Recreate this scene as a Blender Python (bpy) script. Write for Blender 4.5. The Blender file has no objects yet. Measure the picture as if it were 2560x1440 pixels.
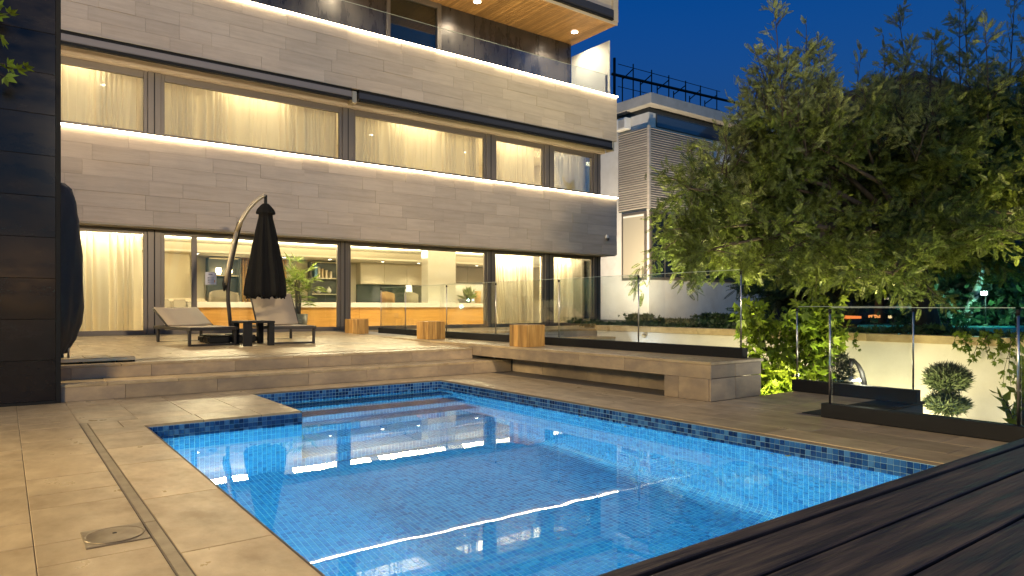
import bpy, bmesh, math, random
import numpy as np
from mathutils import Matrix, Vector
random.seed(7); rng = np.random.default_rng(7)
S = bpy.context.scene
R = math.radians

# ------------------------------------------------------------ camera, sky, exposure
CAM_YAW = R(36.65); FPX = 1707.0; HORIZON = 767.0
cam = bpy.data.cameras.new('camera'); camo = bpy.data.objects.new('camera', cam)
S.collection.objects.link(camo); S.camera = camo
camo.location = (0, 0, 1.0); camo.rotation_euler = (R(90), 0, -CAM_YAW)
cam.sensor_width = 36; cam.lens = FPX / 2560 * 36; cam.shift_y = (HORIZON - 720) / 2560
cam.clip_start = .05; cam.clip_end = 3000

W = bpy.data.worlds.new('World'); S.world = W; W.use_nodes = True
wn = W.node_tree; bg = wn.nodes['Background']
sky = wn.nodes.new('ShaderNodeTexSky'); sky.sky_type = 'NISHITA'; sky.sun_disc = False
sky.sun_elevation = R(-3.0); sky.sun_rotation = R(215); sky.ozone_density = 6; sky.air_density = 1.0; sky.dust_density = .3
tint = wn.nodes.new('ShaderNodeMix'); tint.data_type = 'RGBA'; tint.blend_type = 'MULTIPLY'; tint.inputs[0].default_value = 1
tint.inputs[7].default_value = (.035, 2.85, 1.45, 1)
wn.links.new(sky.outputs[0], tint.inputs[6])
# dusk sky: paler towards the horizon, the same all the way round
tc = wn.nodes.new('ShaderNodeTexCoord'); sx = wn.nodes.new('ShaderNodeSeparateXYZ'); wn.links.new(tc.outputs['Generated'], sx.inputs[0])
hz = wn.nodes.new('ShaderNodeMapRange'); hz.inputs['From Min'].default_value = 0; hz.inputs['From Max'].default_value = .42
hz.inputs['To Min'].default_value = 1; hz.inputs['To Max'].default_value = 0; wn.links.new(sx.outputs[2], hz.inputs[0])
pale = wn.nodes.new('ShaderNodeMix'); pale.data_type = 'RGBA'; pale.blend_type = 'ADD'; wn.links.new(hz.outputs[0], pale.inputs[0])
wn.links.new(tint.outputs[2], pale.inputs[6]); pale.inputs[7].default_value = (.008, .022, .042, 1); wn.links.new(pale.outputs[2], bg.inputs[0])
bg.inputs[1].default_value = 3.6

sun = bpy.data.lights.new('sun', 'SUN'); sun.energy = .06; sun.angle = R(25); sun.color = (1, .93, .85)
suno = bpy.data.objects.new('sun', sun); S.collection.objects.link(suno)
suno.rotation_euler = (R(62), 0, R(-25))

S.render.engine = 'CYCLES'
S.view_settings.view_transform = 'Standard'; S.view_settings.look = 'None'
S.view_settings.exposure = 0; S.view_settings.gamma = 1; S.view_settings.use_curve_mapping = False
C_ = S.cycles
C_.use_denoising = True; C_.max_bounces = 10; C_.diffuse_bounces = 4; C_.glossy_bounces = 4
C_.transmission_bounces = 8; C_.transparent_max_bounces = 24
C_.caustics_reflective = False; C_.caustics_refractive = False
C_.sample_clamp_indirect = 4; C_.blur_glossy = .5
WARM = (1.0, .79, .49); COOL = (.75, .88, 1.0)

# ------------------------------------------------------------ helpers
COL = S.collection
def rayd(u, v):
    d = Vector((math.sin(CAM_YAW), math.cos(CAM_YAW), 0)); r = Vector((math.cos(CAM_YAW), -math.sin(CAM_YAW), 0))
    return d + r * ((u - 1280) / FPX) + Vector((0, 0, -(v - HORIZON) / FPX))
def at(u, v, depth): return Vector((0, 0, 1)) + rayd(u, v) * depth
def aty(u, v, y): k = rayd(u, v); return Vector((0, 0, 1)) + k * (y / k.y)
def atx(u, v, x): k = rayd(u, v); return Vector((0, 0, 1)) + k * (x / k.x)
def atz(u, v, z): k = rayd(u, v); return Vector((0, 0, 1)) + k * ((z - 1) / k.z)

def tag(o, label=None, cat=None, group=None, kind=None):
    if label: o['label'] = label
    if cat: o['category'] = cat
    if group: o['group'] = group
    if kind: o['kind'] = kind
    return o
def attach(o, parent):
    if parent is None: return
    o.parent = parent
    m = Matrix.Identity(4); p = parent
    while p is not None:
        m = Matrix.LocRotScale(p.location, p.rotation_euler, p.scale) @ m if p.parent is None else p.matrix_parent_inverse @ Matrix.LocRotScale(p.location, p.rotation_euler, p.scale) @ m
        p = p.parent
    o.matrix_parent_inverse = m.inverted()
def link(name, me, mat=None, parent=None, loc=None, rot=None, world=True):
    o = bpy.data.objects.new(name, me); COL.objects.link(o)
    if mat is not None and not me.materials:
        for m in (mat if isinstance(mat, (list, tuple)) else [mat]): me.materials.append(m)
    if loc is not None: o.location = loc
    if rot is not None: o.rotation_euler = rot
    if parent is not None:
        if world: attach(o, parent)
        else: o.parent = parent
    return o
def thing(name, label, cat, loc=(0, 0, 0), rz=0, group=None):
    o = bpy.data.objects.new(name, None); COL.objects.link(o); o.empty_display_size = .2
    o.location = loc; o.rotation_euler = (0, 0, rz)
    return tag(o, label, cat, group)

class MB:
    """collects shapes; build() links them as ONE mesh object"""
    def __init__(s): s.v = []; s.f = []; s.m = []; s.s = []
    def add(s, vs, fs, mi=0, sm=False):
        b = len(s.v); s.v += [tuple(p) for p in vs]
        for f in fs: s.f.append(tuple(b + i for i in f)); s.m.append(mi); s.s.append(sm)
        return s
    def box(s, x0, x1, y0, y1, z0, z1, mi=0, M=None):
        vs = [Vector(p) for p in ((x0, y0, z0), (x1, y0, z0), (x1, y1, z0), (x0, y1, z0), (x0, y0, z1), (x1, y0, z1), (x1, y1, z1), (x0, y1, z1))]
        if M is not None: vs = [M @ p for p in vs]
        return s.add(vs, [(0, 3, 2, 1), (4, 5, 6, 7), (0, 1, 5, 4), (1, 2, 6, 5), (2, 3, 7, 6), (3, 0, 4, 7)], mi)
    def tube(s, pts, rad, n=8, mi=0, cap=True, sm=True):
        pts = [Vector(p) for p in pts]; k = len(pts)
        rs = [rad] * k if isinstance(rad, (int, float)) else list(rad)
        vs = []; up = Vector((0, 0, 1)); prev = None
        for i, p in enumerate(pts):
            t = (pts[min(i + 1, k - 1)] - pts[max(i - 1, 0)]).normalized()
            if prev is None: a = t.cross(up) if abs(t.z) < .95 else t.cross(Vector((1, 0, 0)))
            else: a = prev - t * prev.dot(t)
            a.normalize(); prev = a; b = t.cross(a)
            for j in range(n):
                q = 2 * math.pi * j / n; vs.append(p + (a * math.cos(q) + b * math.sin(q)) * rs[i])
        fs = [(i * n + j, i * n + (j + 1) % n, (i + 1) * n + (j + 1) % n, (i + 1) * n + j) for i in range(k - 1) for j in range(n)]
        if cap: fs += [tuple(range(n - 1, -1, -1)), tuple((k - 1) * n + j for j in range(n))]
        return s.add(vs, fs, mi, sm)
    def lathe(s, prof, n=24, c=(0, 0, 0), mi=0, sm=True, cap=True):
        vs = []
        for r, z in prof:
            for j in range(n):
                q = 2 * math.pi * j / n; vs.append((c[0] + r * math.cos(q), c[1] + r * math.sin(q), c[2] + z))
        k = len(prof)
        fs = [(i * n + j, i * n + (j + 1) % n, (i + 1) * n + (j + 1) % n, (i + 1) * n + j) for i in range(k - 1) for j in range(n)]
        if cap: fs += [tuple(range(n - 1, -1, -1)), tuple((k - 1) * n + j for j in range(n))]
        return s.add(vs, fs, mi, sm)
    def prism(s, poly, d, mi=0):
        """poly of 3D points extruded by vector d"""
        n = len(poly); d = Vector(d); a = [Vector(p) for p in poly]
        vs = a + [p + d for p in a]
        fs = [tuple(range(n - 1, -1, -1)), tuple(range(n, 2 * n))] + [(i, (i + 1) % n, n + (i + 1) % n, n + i) for i in range(n)]
        return s.add(vs, fs, mi)
    def mesh(s, name='m', bev=0, seg=1):
        me = bpy.data.meshes.new(name); me.from_pydata(s.v, [], s.f)
        me.polygons.foreach_set('material_index', s.m); me.polygons.foreach_set('use_smooth', s.s)
        bm = bmesh.new(); bm.from_mesh(me)
        bmesh.ops.recalc_face_normals(bm, faces=bm.faces)
        if bev: bmesh.ops.bevel(bm, geom=list(bm.edges), offset=bev, segments=seg, affect='EDGES', clamp_overlap=True)
        bm.to_mesh(me); bm.free(); me.update()
        return me
    def build(s, name, mat, parent=None, bev=0, seg=1, loc=None, rot=None, world=True):
        return link(name, s.mesh(name, bev, seg), mat, parent, loc, rot, world)
def B(*a, **k): return MB().box(*a, **k)

_cb = {}
def cbox(dx, dy, dz, c, mat):
    """shared chamfered block centred in x,y with its top at z=0"""
    k = (round(dx, 3), round(dy, 3), round(dz, 3), c, mat.name)
    if k not in _cb:
        me = B(-dx / 2, dx / 2, -dy / 2, dy / 2, -dz, 0).mesh('piece', c); me.materials.append(mat); _cb[k] = me
    return _cb[k]
def npmesh(name, V, F, mat, smooth=False):
    me = bpy.data.meshes.new(name); V = np.ascontiguousarray(V, np.float32); F = np.ascontiguousarray(F, np.int32)
    n, k = F.shape
    me.vertices.add(len(V)); me.vertices.foreach_set('co', V.ravel())
    me.loops.add(n * k); me.loops.foreach_set('vertex_index', F.ravel())
    me.polygons.add(n); me.polygons.foreach_set('loop_start', np.arange(0, n * k, k, dtype=np.int32))
    me.polygons.foreach_set('use_smooth', np.full(n, smooth)); me.update(calc_edges=True)
    if mat: me.materials.append(mat)
    return me

# ------------------------------------------------------------ materials
def mat(name, col, rough=.5, metal=0, spec=.5, var=0, col2=None, nscale=3, nstr=(1, 1, 1), ndet=6, lo=.35, hi=.65, bump=0, bscale=40, bstr=(1, 1, 1), rvar=0, island=False, dirt=0, trans=0, coat=0):
    m = bpy.data.materials.new(name); m.use_nodes = True; nt = m.node_tree; N = nt.nodes; L = nt.links
    p = N['Principled BSDF']; p.inputs['Base Color'].default_value = (*col, 1); p.inputs['Roughness'].default_value = rough
    p.inputs['Metallic'].default_value = metal; p.inputs['Specular IOR Level'].default_value = spec
    if coat: p.inputs['Coat Weight'].default_value = coat; p.inputs['Coat Roughness'].default_value = .15
    g = N.new('ShaderNodeNewGeometry'); oi = N.new('ShaderNodeObjectInfo')
    off = N.new('ShaderNodeVectorMath'); off.operation = 'SCALE'; off.inputs[0].default_value = (37, 19, 53)
    L.new(oi.outputs['Random'], off.inputs['Scale'])
    pos = N.new('ShaderNodeVectorMath'); pos.operation = 'ADD'; L.new(g.outputs['Position'], pos.inputs[0])
    if var: L.new(off.outputs[0], pos.inputs[1])
    c = None
    def mapped(s):
        mp = N.new('ShaderNodeMapping'); mp.inputs['Scale'].default_value = s; L.new(pos.outputs[0], mp.inputs[0]); return mp.outputs[0]
    if col2 is not None:
        t = N.new('ShaderNodeTexNoise'); t.inputs['Scale'].default_value = nscale; t.inputs['Detail'].default_value = ndet; t.inputs['Roughness'].default_value = .6
        L.new(mapped(nstr), t.inputs['Vector'])
        r = N.new('ShaderNodeMapRange'); r.inputs['From Min'].default_value = lo; r.inputs['From Max'].default_value = hi; L.new(t.outputs[0], r.inputs[0])
        x = N.new('ShaderNodeMix'); x.data_type = 'RGBA'; L.new(r.outputs[0], x.inputs[0]); x.inputs[6].default_value = (*col, 1); x.inputs[7].default_value = (*col2, 1)
        c = x.outputs[2]
        if rvar:
            rr = N.new('ShaderNodeMapRange'); rr.inputs['To Min'].default_value = rough - rvar; rr.inputs['To Max'].default_value = rough + rvar
            L.new(t.outputs[0], rr.inputs[0]); rr.inputs['From Min'].default_value = .3; rr.inputs['From Max'].default_value = .7; L.new(rr.outputs[0], p.inputs['Roughness'])
    if dirt:
        t = N.new('ShaderNodeTexNoise'); t.inputs['Scale'].default_value = 1.3; t.inputs['Detail'].default_value = 8; t.inputs['Roughness'].default_value = .7; L.new(pos.outputs[0], t.inputs['Vector'])
        r = N.new('ShaderNodeMapRange'); r.inputs['From Min'].default_value = .45; r.inputs['From Max'].default_value = .75; r.inputs['To Min'].default_value = 1; r.inputs['To Max'].default_value = 1 - dirt; L.new(t.outputs[0], r.inputs[0])
        x = N.new('ShaderNodeMix'); x.data_type = 'RGBA'; x.blend_type = 'MULTIPLY'; x.inputs[0].default_value = 1
        if c is None: x.inputs[6].default_value = (*col, 1)
        else: L.new(c, x.inputs[6])
        L.new(r.outputs[0], x.inputs[7]); c = x.outputs[2]
    if var:
        r = N.new('ShaderNodeMapRange'); r.inputs['To Min'].default_value = 1 - var; r.inputs['To Max'].default_value = 1 + var
        L.new(g.outputs['Random Per Island'] if island else oi.outputs['Random'], r.inputs[0])
        x = N.new('ShaderNodeMix'); x.data_type = 'RGBA'; x.blend_type = 'MULTIPLY'; x.inputs[0].default_value = 1
        if c is None: x.inputs[6].default_value = (*col, 1)
        else: L.new(c, x.inputs[6])
        L.new(r.outputs[0], x.inputs[7]); c = x.outputs[2]
    if c is not None: L.new(c, p.inputs['Base Color'])
    if bump:
        t = N.new('ShaderNodeTexNoise'); t.inputs['Scale'].default_value = bscale; t.inputs['Detail'].default_value = 5; L.new(mapped(bstr), t.inputs['Vector'])
        b = N.new('ShaderNodeBump'); b.inputs['Strength'].default_value = bump; b.inputs['Distance'].default_value = .01; L.new(t.outputs[0], b.inputs['Height']); L.new(b.outputs[0], p.inputs['Normal'])
    if trans:
        tr = N.new('ShaderNodeBsdfTranslucent'); mx = N.new('ShaderNodeMixShader'); mx.inputs[0].default_value = trans
        if c is not None: L.new(c, tr.inputs[0])
        else: tr.inputs[0].default_value = (*col, 1)
        L.new(p.outputs[0], mx.inputs[1]); L.new(tr.outputs[0], mx.inputs[2]); L.new(mx.outputs[0], N['Material Output'].inputs[0])
    return m
def emit(name, col, s):
    m = bpy.data.materials.new(name); m.use_nodes = True; nt = m.node_tree; nt.nodes.remove(nt.nodes['Principled BSDF'])
    e = nt.nodes.new('ShaderNodeEmission'); e.inputs[0].default_value = (*col, 1); e.inputs[1].default_value = s
    nt.links.new(e.outputs[0], nt.nodes['Material Output'].inputs[0]); return m
def glassm(name, tint=(.93, .97, .95), ior=1.5, boost=1.0, rough=0):
    m = bpy.data.materials.new(name); m.use_nodes = True; nt = m.node_tree; N = nt.nodes; L = nt.links; N.remove(N['Principled BSDF'])
    t = N.new('ShaderNodeBsdfTransparent'); t.inputs[0].default_value = (*tint, 1)
    gl = N.new('ShaderNodeBsdfGlossy'); gl.inputs['Roughness'].default_value = rough; gl.inputs[0].default_value = (.95, .98, 1, 1)
    fr = N.new('ShaderNodeFresnel'); fr.inputs[0].default_value = ior
    ml = N.new('ShaderNodeMath'); ml.operation = 'MULTIPLY'; ml.inputs[1].default_value = boost; ml.use_clamp = True; L.new(fr.outputs[0], ml.inputs[0])
    mx = N.new('ShaderNodeMixShader'); L.new(ml.outputs[0], mx.inputs[0]); L.new(t.outputs[0], mx.inputs[1]); L.new(gl.outputs[0], mx.inputs[2])
    L.new(mx.outputs[0], N['Material Output'].inputs[0]); return m

M = {}
M['facade'] = mat('facade_limestone', (.57, .47, .355), .55, var=.09, col2=(.48, .385, .285), nscale=2.2, nstr=(.5, 1, 6), lo=.4, hi=.72, bump=.25, bscale=9, bstr=(.6, 1, 9), dirt=.12)
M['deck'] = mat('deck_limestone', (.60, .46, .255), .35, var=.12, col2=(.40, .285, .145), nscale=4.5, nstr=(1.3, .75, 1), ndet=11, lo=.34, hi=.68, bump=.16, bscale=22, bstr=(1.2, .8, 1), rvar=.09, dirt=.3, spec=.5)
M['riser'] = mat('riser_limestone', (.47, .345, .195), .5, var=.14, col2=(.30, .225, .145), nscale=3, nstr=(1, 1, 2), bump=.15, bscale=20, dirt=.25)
M['grout'] = mat('mortar_joint', (.16, .13, .095), .9)
M['blacktile'] = mat('black_porcelain', (.006, .0055, .0055), .24, var=.25, col2=(.013, .010, .008), nscale=2.5, nstr=(1, 1, 2.5), rvar=.06, bump=.012, bscale=4, spec=.26)
M['blackmetal'] = mat('black_powder_coat', (.010, .0095, .009), .62, spec=.22, bump=.05, bscale=90)
M['frame'] = mat('bronze_aluminium', (.15, .125, .10), .42, metal=.35, bump=.03, bscale=60)
M['steel'] = mat('brushed_steel', (.55, .53, .50), .28, metal=1, bump=.05, bscale=120, bstr=(1, 1, .05))
M['drainsteel'] = mat('drain_steel', (.36, .29, .185), .34, metal=.6, col2=(.24, .185, .115), nscale=6, bump=.05, bscale=60)
M['plaster'] = mat('white_plaster', (.72, .69, .63), .8, col2=(.64, .60, .53), nscale=1.2, bump=.1, bscale=30, dirt=.12)
M['intwall'] = mat('cream_paint', (.74, .66, .50), .8, bump=.03, bscale=40)
M['ceil'] = mat('ceiling_paint', (.85, .80, .68), .85)
M['white'] = mat('white_lacquer', (.80, .77, .70), .35)
M['oak'] = mat('oak_front', (.60, .33, .085), .4, col2=(.48, .25, .06), nscale=2, nstr=(.6, 1, 14), var=.06, bump=.05, bscale=20, bstr=(.5, 1, 12))
M['soffit'] = mat('cedar_boards', (.42, .235, .085), .45, var=.28, col2=(.27, .14, .045), nscale=3, nstr=(9, .8, 1), bump=.1, bscale=14, bstr=(8, .6, 1))
M['darkwood'] = mat('charred_deck_wood', (.022, .0185, .017), .55, spec=.3, var=.25, col2=(.075, .058, .047), nscale=3, nstr=(.8, 9, 9), lo=.4, hi=.7, bump=.5, bscale=6, bstr=(.7, 14, 14), rvar=.12)
M['cube'] = mat('laminated_teak', (.58, .33, .09), .5, var=.38, col2=(.36, .18, .04), nscale=4, nstr=(7, 7, .7), bump=.2, bscale=12, bstr=(6, 6, .5))
M['lounge'] = mat('taupe_sling', (.42, .335, .23), .75, bump=.2, bscale=220)
M['loungef'] = mat('graphite_frame', (.04, .034, .028), .5, spec=.3)
M['canopy'] = mat('black_canvas', (.009, .0085, .008), .9, spec=.15, bump=.3, bscale=60)
M['cover'] = mat('charcoal_cover', (.035, .034, .036), .62, bump=.3, bscale=30)
M['alu'] = mat('satin_aluminium', (.52, .43, .28), .38, metal=.6)
M['black'] = mat('black_plastic', (.007, .007, .007), .6, spec=.25)
M['shelf'] = mat('dark_cabinet', (.05, .055, .055), .4, bump=.03)
M['cream'] = mat('cream_fabric', (.68, .60, .46), .9, bump=.25, bscale=80)
M['taupe'] = mat('taupe_cushion', (.30, .26, .20), .9, bump=.25, bscale=80)
M['tan'] = mat('tan_leather', (.55, .34, .15), .5)
M['leaf'] = mat('tree_leaf', (.098, .122, .019), .5, var=.6, island=True, trans=.35, spec=.35, col2=(.05, .08, .018), nscale=.9)
M['leaflit'] = mat('lit_top_leaf', (.20, .225, .075), .55, var=.4, island=True, trans=.35, spec=.35, col2=(.13, .17, .05), nscale=.9)  # paler copy of the leaf; light on the crown top put into colour
M['ivy'] = mat('creeper_leaf', (.16, .21, .02), .45, var=.4, island=True, trans=.4, spec=.4, col2=(.11, .18, .018), nscale=2)
M['needle'] = mat('conifer_needle', (.048, .068, .034), .6, var=.35, island=True, trans=.15)
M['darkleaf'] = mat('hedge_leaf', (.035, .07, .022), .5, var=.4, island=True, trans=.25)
M['palm'] = mat('palm_leaf', (.16, .22, .04), .4, var=.35, island=True, trans=.4)
M['bark'] = mat('bark', (.05, .038, .025), .9, col2=(.025, .018, .012), nscale=10, nstr=(1, 1, .25), bump=.6, bscale=20, bstr=(1, 1, .2))
M['soil'] = mat('soil', (.06, .045, .03), .95, bump=.6, bscale=12, col2=(.035, .027, .018), nscale=6)
M['terrain'] = mat('garden_ground', (.04, .05, .022), .95, col2=(.05, .04, .025), nscale=.5, bump=.5, bscale=3)
M['curtain'] = None
M['roofdark'] = mat('dark_roofing', (.025, .025, .027), .8, col2=(.04, .04, .042), nscale=1.5)
M['louvre'] = mat('grey_louvre', (.50, .44, .36), .55, var=.12, col2=(.38, .33, .27), nscale=3, nstr=(.4, .4, 6))
M['concrete'] = mat('pale_concrete', (.50, .47, .42), .8, col2=(.42, .39, .34), nscale=2, bump=.1, dirt=.15)
M['glass'] = glassm('window_glass', (.94, .97, .94), 1.5, .8)
M['bglass'] = glassm('balustrade_glass', (.955, .975, .96), 1.5, .22)
M['bedge'] = mat('glass_edge', (.45, .52, .46), .25)
M['tealscreen'] = mat('frosted_panel', (.80, .80, .74), .6, trans=.5)
M['led'] = emit('led_strip', (1.0, .80, .52), 34)
M['bulb'] = emit('downlight_lens', (1.0, .90, .74), 30)
M['warmbulb'] = emit('warm_bulb', (1.0, .72, .36), 18)
M['paper'] = mat('paper', (.85, .82, .78), .7)
M['ink'] = mat('ink', (.03, .03, .035), .7)
M['orange'] = mat('orange_print', (.75, .28, .05), .6)

def curtain_mat():
    m = bpy.data.materials.new('sheer_curtain'); m.use_nodes = True; nt = m.node_tree; N = nt.nodes; L = nt.links; N.remove(N['Principled BSDF'])
    d = N.new('ShaderNodeBsdfDiffuse'); d.inputs[0].default_value = (.80, .73, .58, 1)
    t = N.new('ShaderNodeBsdfTranslucent'); t.inputs[0].default_value = (.80, .72, .56, 1)
    a = N.new('ShaderNodeMixShader'); a.inputs[0].default_value = .32; L.new(d.outputs[0], a.inputs[1]); L.new(t.outputs[0], a.inputs[2])
    tr = N.new('ShaderNodeBsdfTransparent')
    lw = N.new('ShaderNodeLayerWeight'); lw.inputs[0].default_value = .35
    mr = N.new('ShaderNodeMapRange'); mr.inputs['To Min'].default_value = .30; mr.inputs['To Max'].default_value = .02; L.new(lw.outputs['Facing'], mr.inputs[0])
    b = N.new('ShaderNodeMixShader'); L.new(mr.outputs[0], b.inputs[0]); L.new(a.outputs[0], b.inputs[1]); L.new(tr.outputs[0], b.inputs[2])
    L.new(b.outputs[0], N['Material Output'].inputs[0]); return m
M['curtain'] = curtain_mat()

def mosaic_mat(name='blue_glass_mosaic', ramp=((.009, .080, .25), (.013, .112, .31), (.016, .135, .35), (.021, .158, .385), (.030, .19, .43))):
    m = bpy.data.materials.new(name); m.use_nodes = True; nt = m.node_tree; N = nt.nodes; L = nt.links
    p = N['Principled BSDF']; p.inputs['Roughness'].default_value = .18
    g = N.new('ShaderNodeNewGeometry'); oi = N.new('ShaderNodeObjectInfo')
    a = N.new('ShaderNodeMath'); a.operation = 'ADD'; L.new(g.outputs['Random Per Island'], a.inputs[0]); L.new(oi.outputs['Random'], a.inputs[1])
    fr = N.new('ShaderNodeMath'); fr.operation = 'FRACT'; L.new(a.outputs[0], fr.inputs[0])
    cr = N.new('ShaderNodeValToRGB'); cr.color_ramp.interpolation = 'CONSTANT'; L.new(fr.outputs[0], cr.inputs[0])
    el = cr.color_ramp.elements; el[0].color = (*ramp[0], 1); el[1].position = .12; el[1].color = (*ramp[1], 1)
    for q, c in ((.35, ramp[2]), (.62, ramp[3]), (.85, ramp[4])):
        e = el.new(q); e.color = (*c, 1)
    L.new(cr.outputs[0], p.inputs['Base Color']); return m
M['mosaic'] = mosaic_mat()
M['unlit_mosaic'] = mosaic_mat('navy_unlit_mosaic', ((.005, .022, .10), (.009, .042, .17), (.016, .075, .25), (.03, .12, .33), (.06, .19, .42)))  # darker copy of the same tile; colour stands for the unlit band above water
M['poolgrout'] = mat('pool_grout', (.26, .47, .60), .7)

def water_mat():
    m = bpy.data.materials.new('pool_water'); m.use_nodes = True; nt = m.node_tree; N = nt.nodes; L = nt.links
    p = N['Principled BSDF']; p.inputs['Base Color'].default_value = (.93, .98, 1, 1); p.inputs['Roughness'].default_value = 0; p.inputs['IOR'].default_value = 1.33
    p.inputs['Transmission Weight'].default_value = 1
    g = N.new('ShaderNodeNewGeometry'); t = N.new('ShaderNodeTexNoise'); t.inputs['Scale'].default_value = 1.6; t.inputs['Detail'].default_value = 2; L.new(g.outputs['Position'], t.inputs['Vector'])
    b = N.new('ShaderNodeBump'); b.inputs['Strength'].default_value = .045; b.inputs['Distance'].default_value = .02; L.new(t.outputs[0], b.inputs['Height']); L.new(b.outputs[0], p.inputs['Normal'])
    return m
M['water'] = water_mat()

def area(name, loc, sx, sy, power, col, rot=(0, 0, 0), spread=None):
    l = bpy.data.lights.new(name, 'AREA'); l.shape = 'RECTANGLE'; l.size = sx; l.size_y = sy; l.energy = power; l.color = col
    if spread: l.spread = spread
    o = bpy.data.objects.new(name, l); COL.objects.link(o); o.location = loc; o.rotation_euler = rot; return o
def spot(name, loc, target, power, col, angle=90, blend=.6, size=.06):
    l = bpy.data.lights.new(name, 'SPOT'); l.energy = power; l.color = col; l.spot_size = R(angle); l.spot_blend = blend; l.shadow_soft_size = size
    o = bpy.data.objects.new(name, l); COL.objects.link(o); o.location = loc
    o.rotation_euler = (Vector(target) - Vector(loc)).to_track_quat('-Z', 'Y').to_euler(); return o
def point(name, loc, power, col, size=.08):
    l = bpy.data.lights.new(name, 'POINT'); l.energy = power; l.color = col; l.shadow_soft_size = size
    o = bpy.data.objects.new(name, l); COL.objects.link(o); o.location = loc; return o

# ============================================================ SETTING
ground = tag(B(-300, 500, -300, 500, -2.3, -2.0).build('ground', M['terrain']), kind='structure')
deckb = MB()
ZD = -.006
for x0, x1, y0, y1 in ((-9, .965, -6, 8.56), (.965, 4.805, -6, 1.0), (4.805, 6.05, -6, 4.52), (6.05, 7.8, 3.2, 4.52), (4.805, 6.36, 4.52, 8.56), (.965, 2.305, 6.485, 8.56), (2.305, 4.805, 8.105, 8.56)):
    deckb.box(x0, x1, y0, y1, -1.99, ZD)
deck = tag(deckb.build('pool_deck', M['grout']), kind='structure')

def pave(parent, x0, x1, y0, y1, z, along, w, lens, m=None, th=.028, gap=.004, c=.002, gapw=.0035, name='paver', tilt=0, slope=0):
    """rows of pavers; along='x' rows run along x"""
    m = m or M['deck']
    a0, a1, b0, b1 = (x0, x1, y0, y1) if along == 'x' else (y0, y1, x0, x1)
    n = max(1, round((b1 - b0) / w)); rw = (b1 - b0) / n
    for i in range(n):
        bb = b0 + (i + .5) * rw; a = a0
        first = True
        while a < a1 - 1e-6:
            l = random.choice(lens) * (random.choice((.45, .7, 1)) if first else 1); first = False
            if a1 - (a + l) < min(lens) * .45: l = a1 - a
            l = min(l, a1 - a)
            dx, dy = (l - gap, rw - gapw) if along == 'x' else (rw - gapw, l - gap)
            cx, cy = (a + l / 2, bb) if along == 'x' else (bb, a + l / 2)
            link(name, cbox(dx, dy, th, c, m), None, parent, (cx, cy, z + slope * (cy - y0) + random.uniform(-.0006, .0006)), (math.atan(slope) + random.uniform(-tilt, tilt), random.uniform(-tilt, tilt), 0))
            a += l
# left of the pool
pave(deck, -3.0, .10, 1.0, 8.53, 0, 'y', .44, (.4, .55, .8), th=.02, tilt=.0012, gap=.008)
pave(deck, .10, .515, 1.0, 8.53, 0, 'y', .415, (.3, .42, .62), th=.02, tilt=.0012, gap=.008)
pave(deck, .575, .95, 1.0, 6.48, 0, 'y', .375, (.62, .8, .95), th=.03, gap=.007)
pave(deck, .575, 2.29, 6.48, 6.86, .0, 'x', .38, (.5, .62), th=.03, gap=.007)
pave(deck, .515, 2.29, 6.86, 8.53, .0, 'y', .44, (.45, .6, .8), th=.02, gap=.007)
pave(deck, 2.29, 5.94, 8.11, 8.53, 0, 'x', .42, (.6, .8), th=.03)
# right of the pool
pave(deck, 4.82, 5.15, .8, 8.11, 0, 'y', .33, (.7, .9, 1.2), th=.03)
pave(deck, 5.15, 5.94, .8, 8.53, 0, 'y', .395, (.6, .8, 1.0), th=.02)
pave(deck, 5.94, 7.78, 3.55, 4.5, 0, 'y', .4, (.5, .7), th=.02)
pave(deck, .95, 4.82, -.5, 1.0, 0, 'x', .5, (.8, 1.1), th=.02)
B(6.05, 7.8, 3.18, 3.545, -.03, .002).build('shaded_edge_slab', M['blackmetal'], deck, bev=.003)  # dark slate edge whose tone also stands for shadow on this floor

# drain channel and access cover
dr = thing('drain_channel', 'long narrow metal drain channel set into the paving beside the pool', 'drain', (.545, 4, 0))
for y0, y1 in ((.8, 3.55), (3.556, 6.9)):
    B(.522, .568, y0, y1, -.02, .0015).build('channel_cover', M['drainsteel'], dr, bev=.001)
MB().box(.516, .5205, .8, 6.9, -.02, .0005).box(.5695, .574, .8, 6.9, -.02, .0005).build('channel_edge', M['grout'], dr)
cv = thing('access_cover', 'square bronze-coloured floor cover with a dished round lid by the drain', 'cover', (.40, 3.43, 0))
f_ = MB().box(.27, .51, 3.30, 3.56, -.015, .0045)
f_.build('cover_plate', M['drainsteel'], cv, bev=.002)
lid = MB().lathe([(.118, .0045), (.118, .007), (.112, .008), (.109, .006), (.104, .0065), (.06, .011), (.02, .0125), (.001, .0125)], 48, (.388, 3.43, 0))
ld = lid.build('round_lid', M['drainsteel'], cv)
MB().lathe([(.009, .0126), (.009, .0135), (.0005, .0135)], 16, (.388, 3.43, 0)).build('lift_hole', M['black'], ld)

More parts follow.
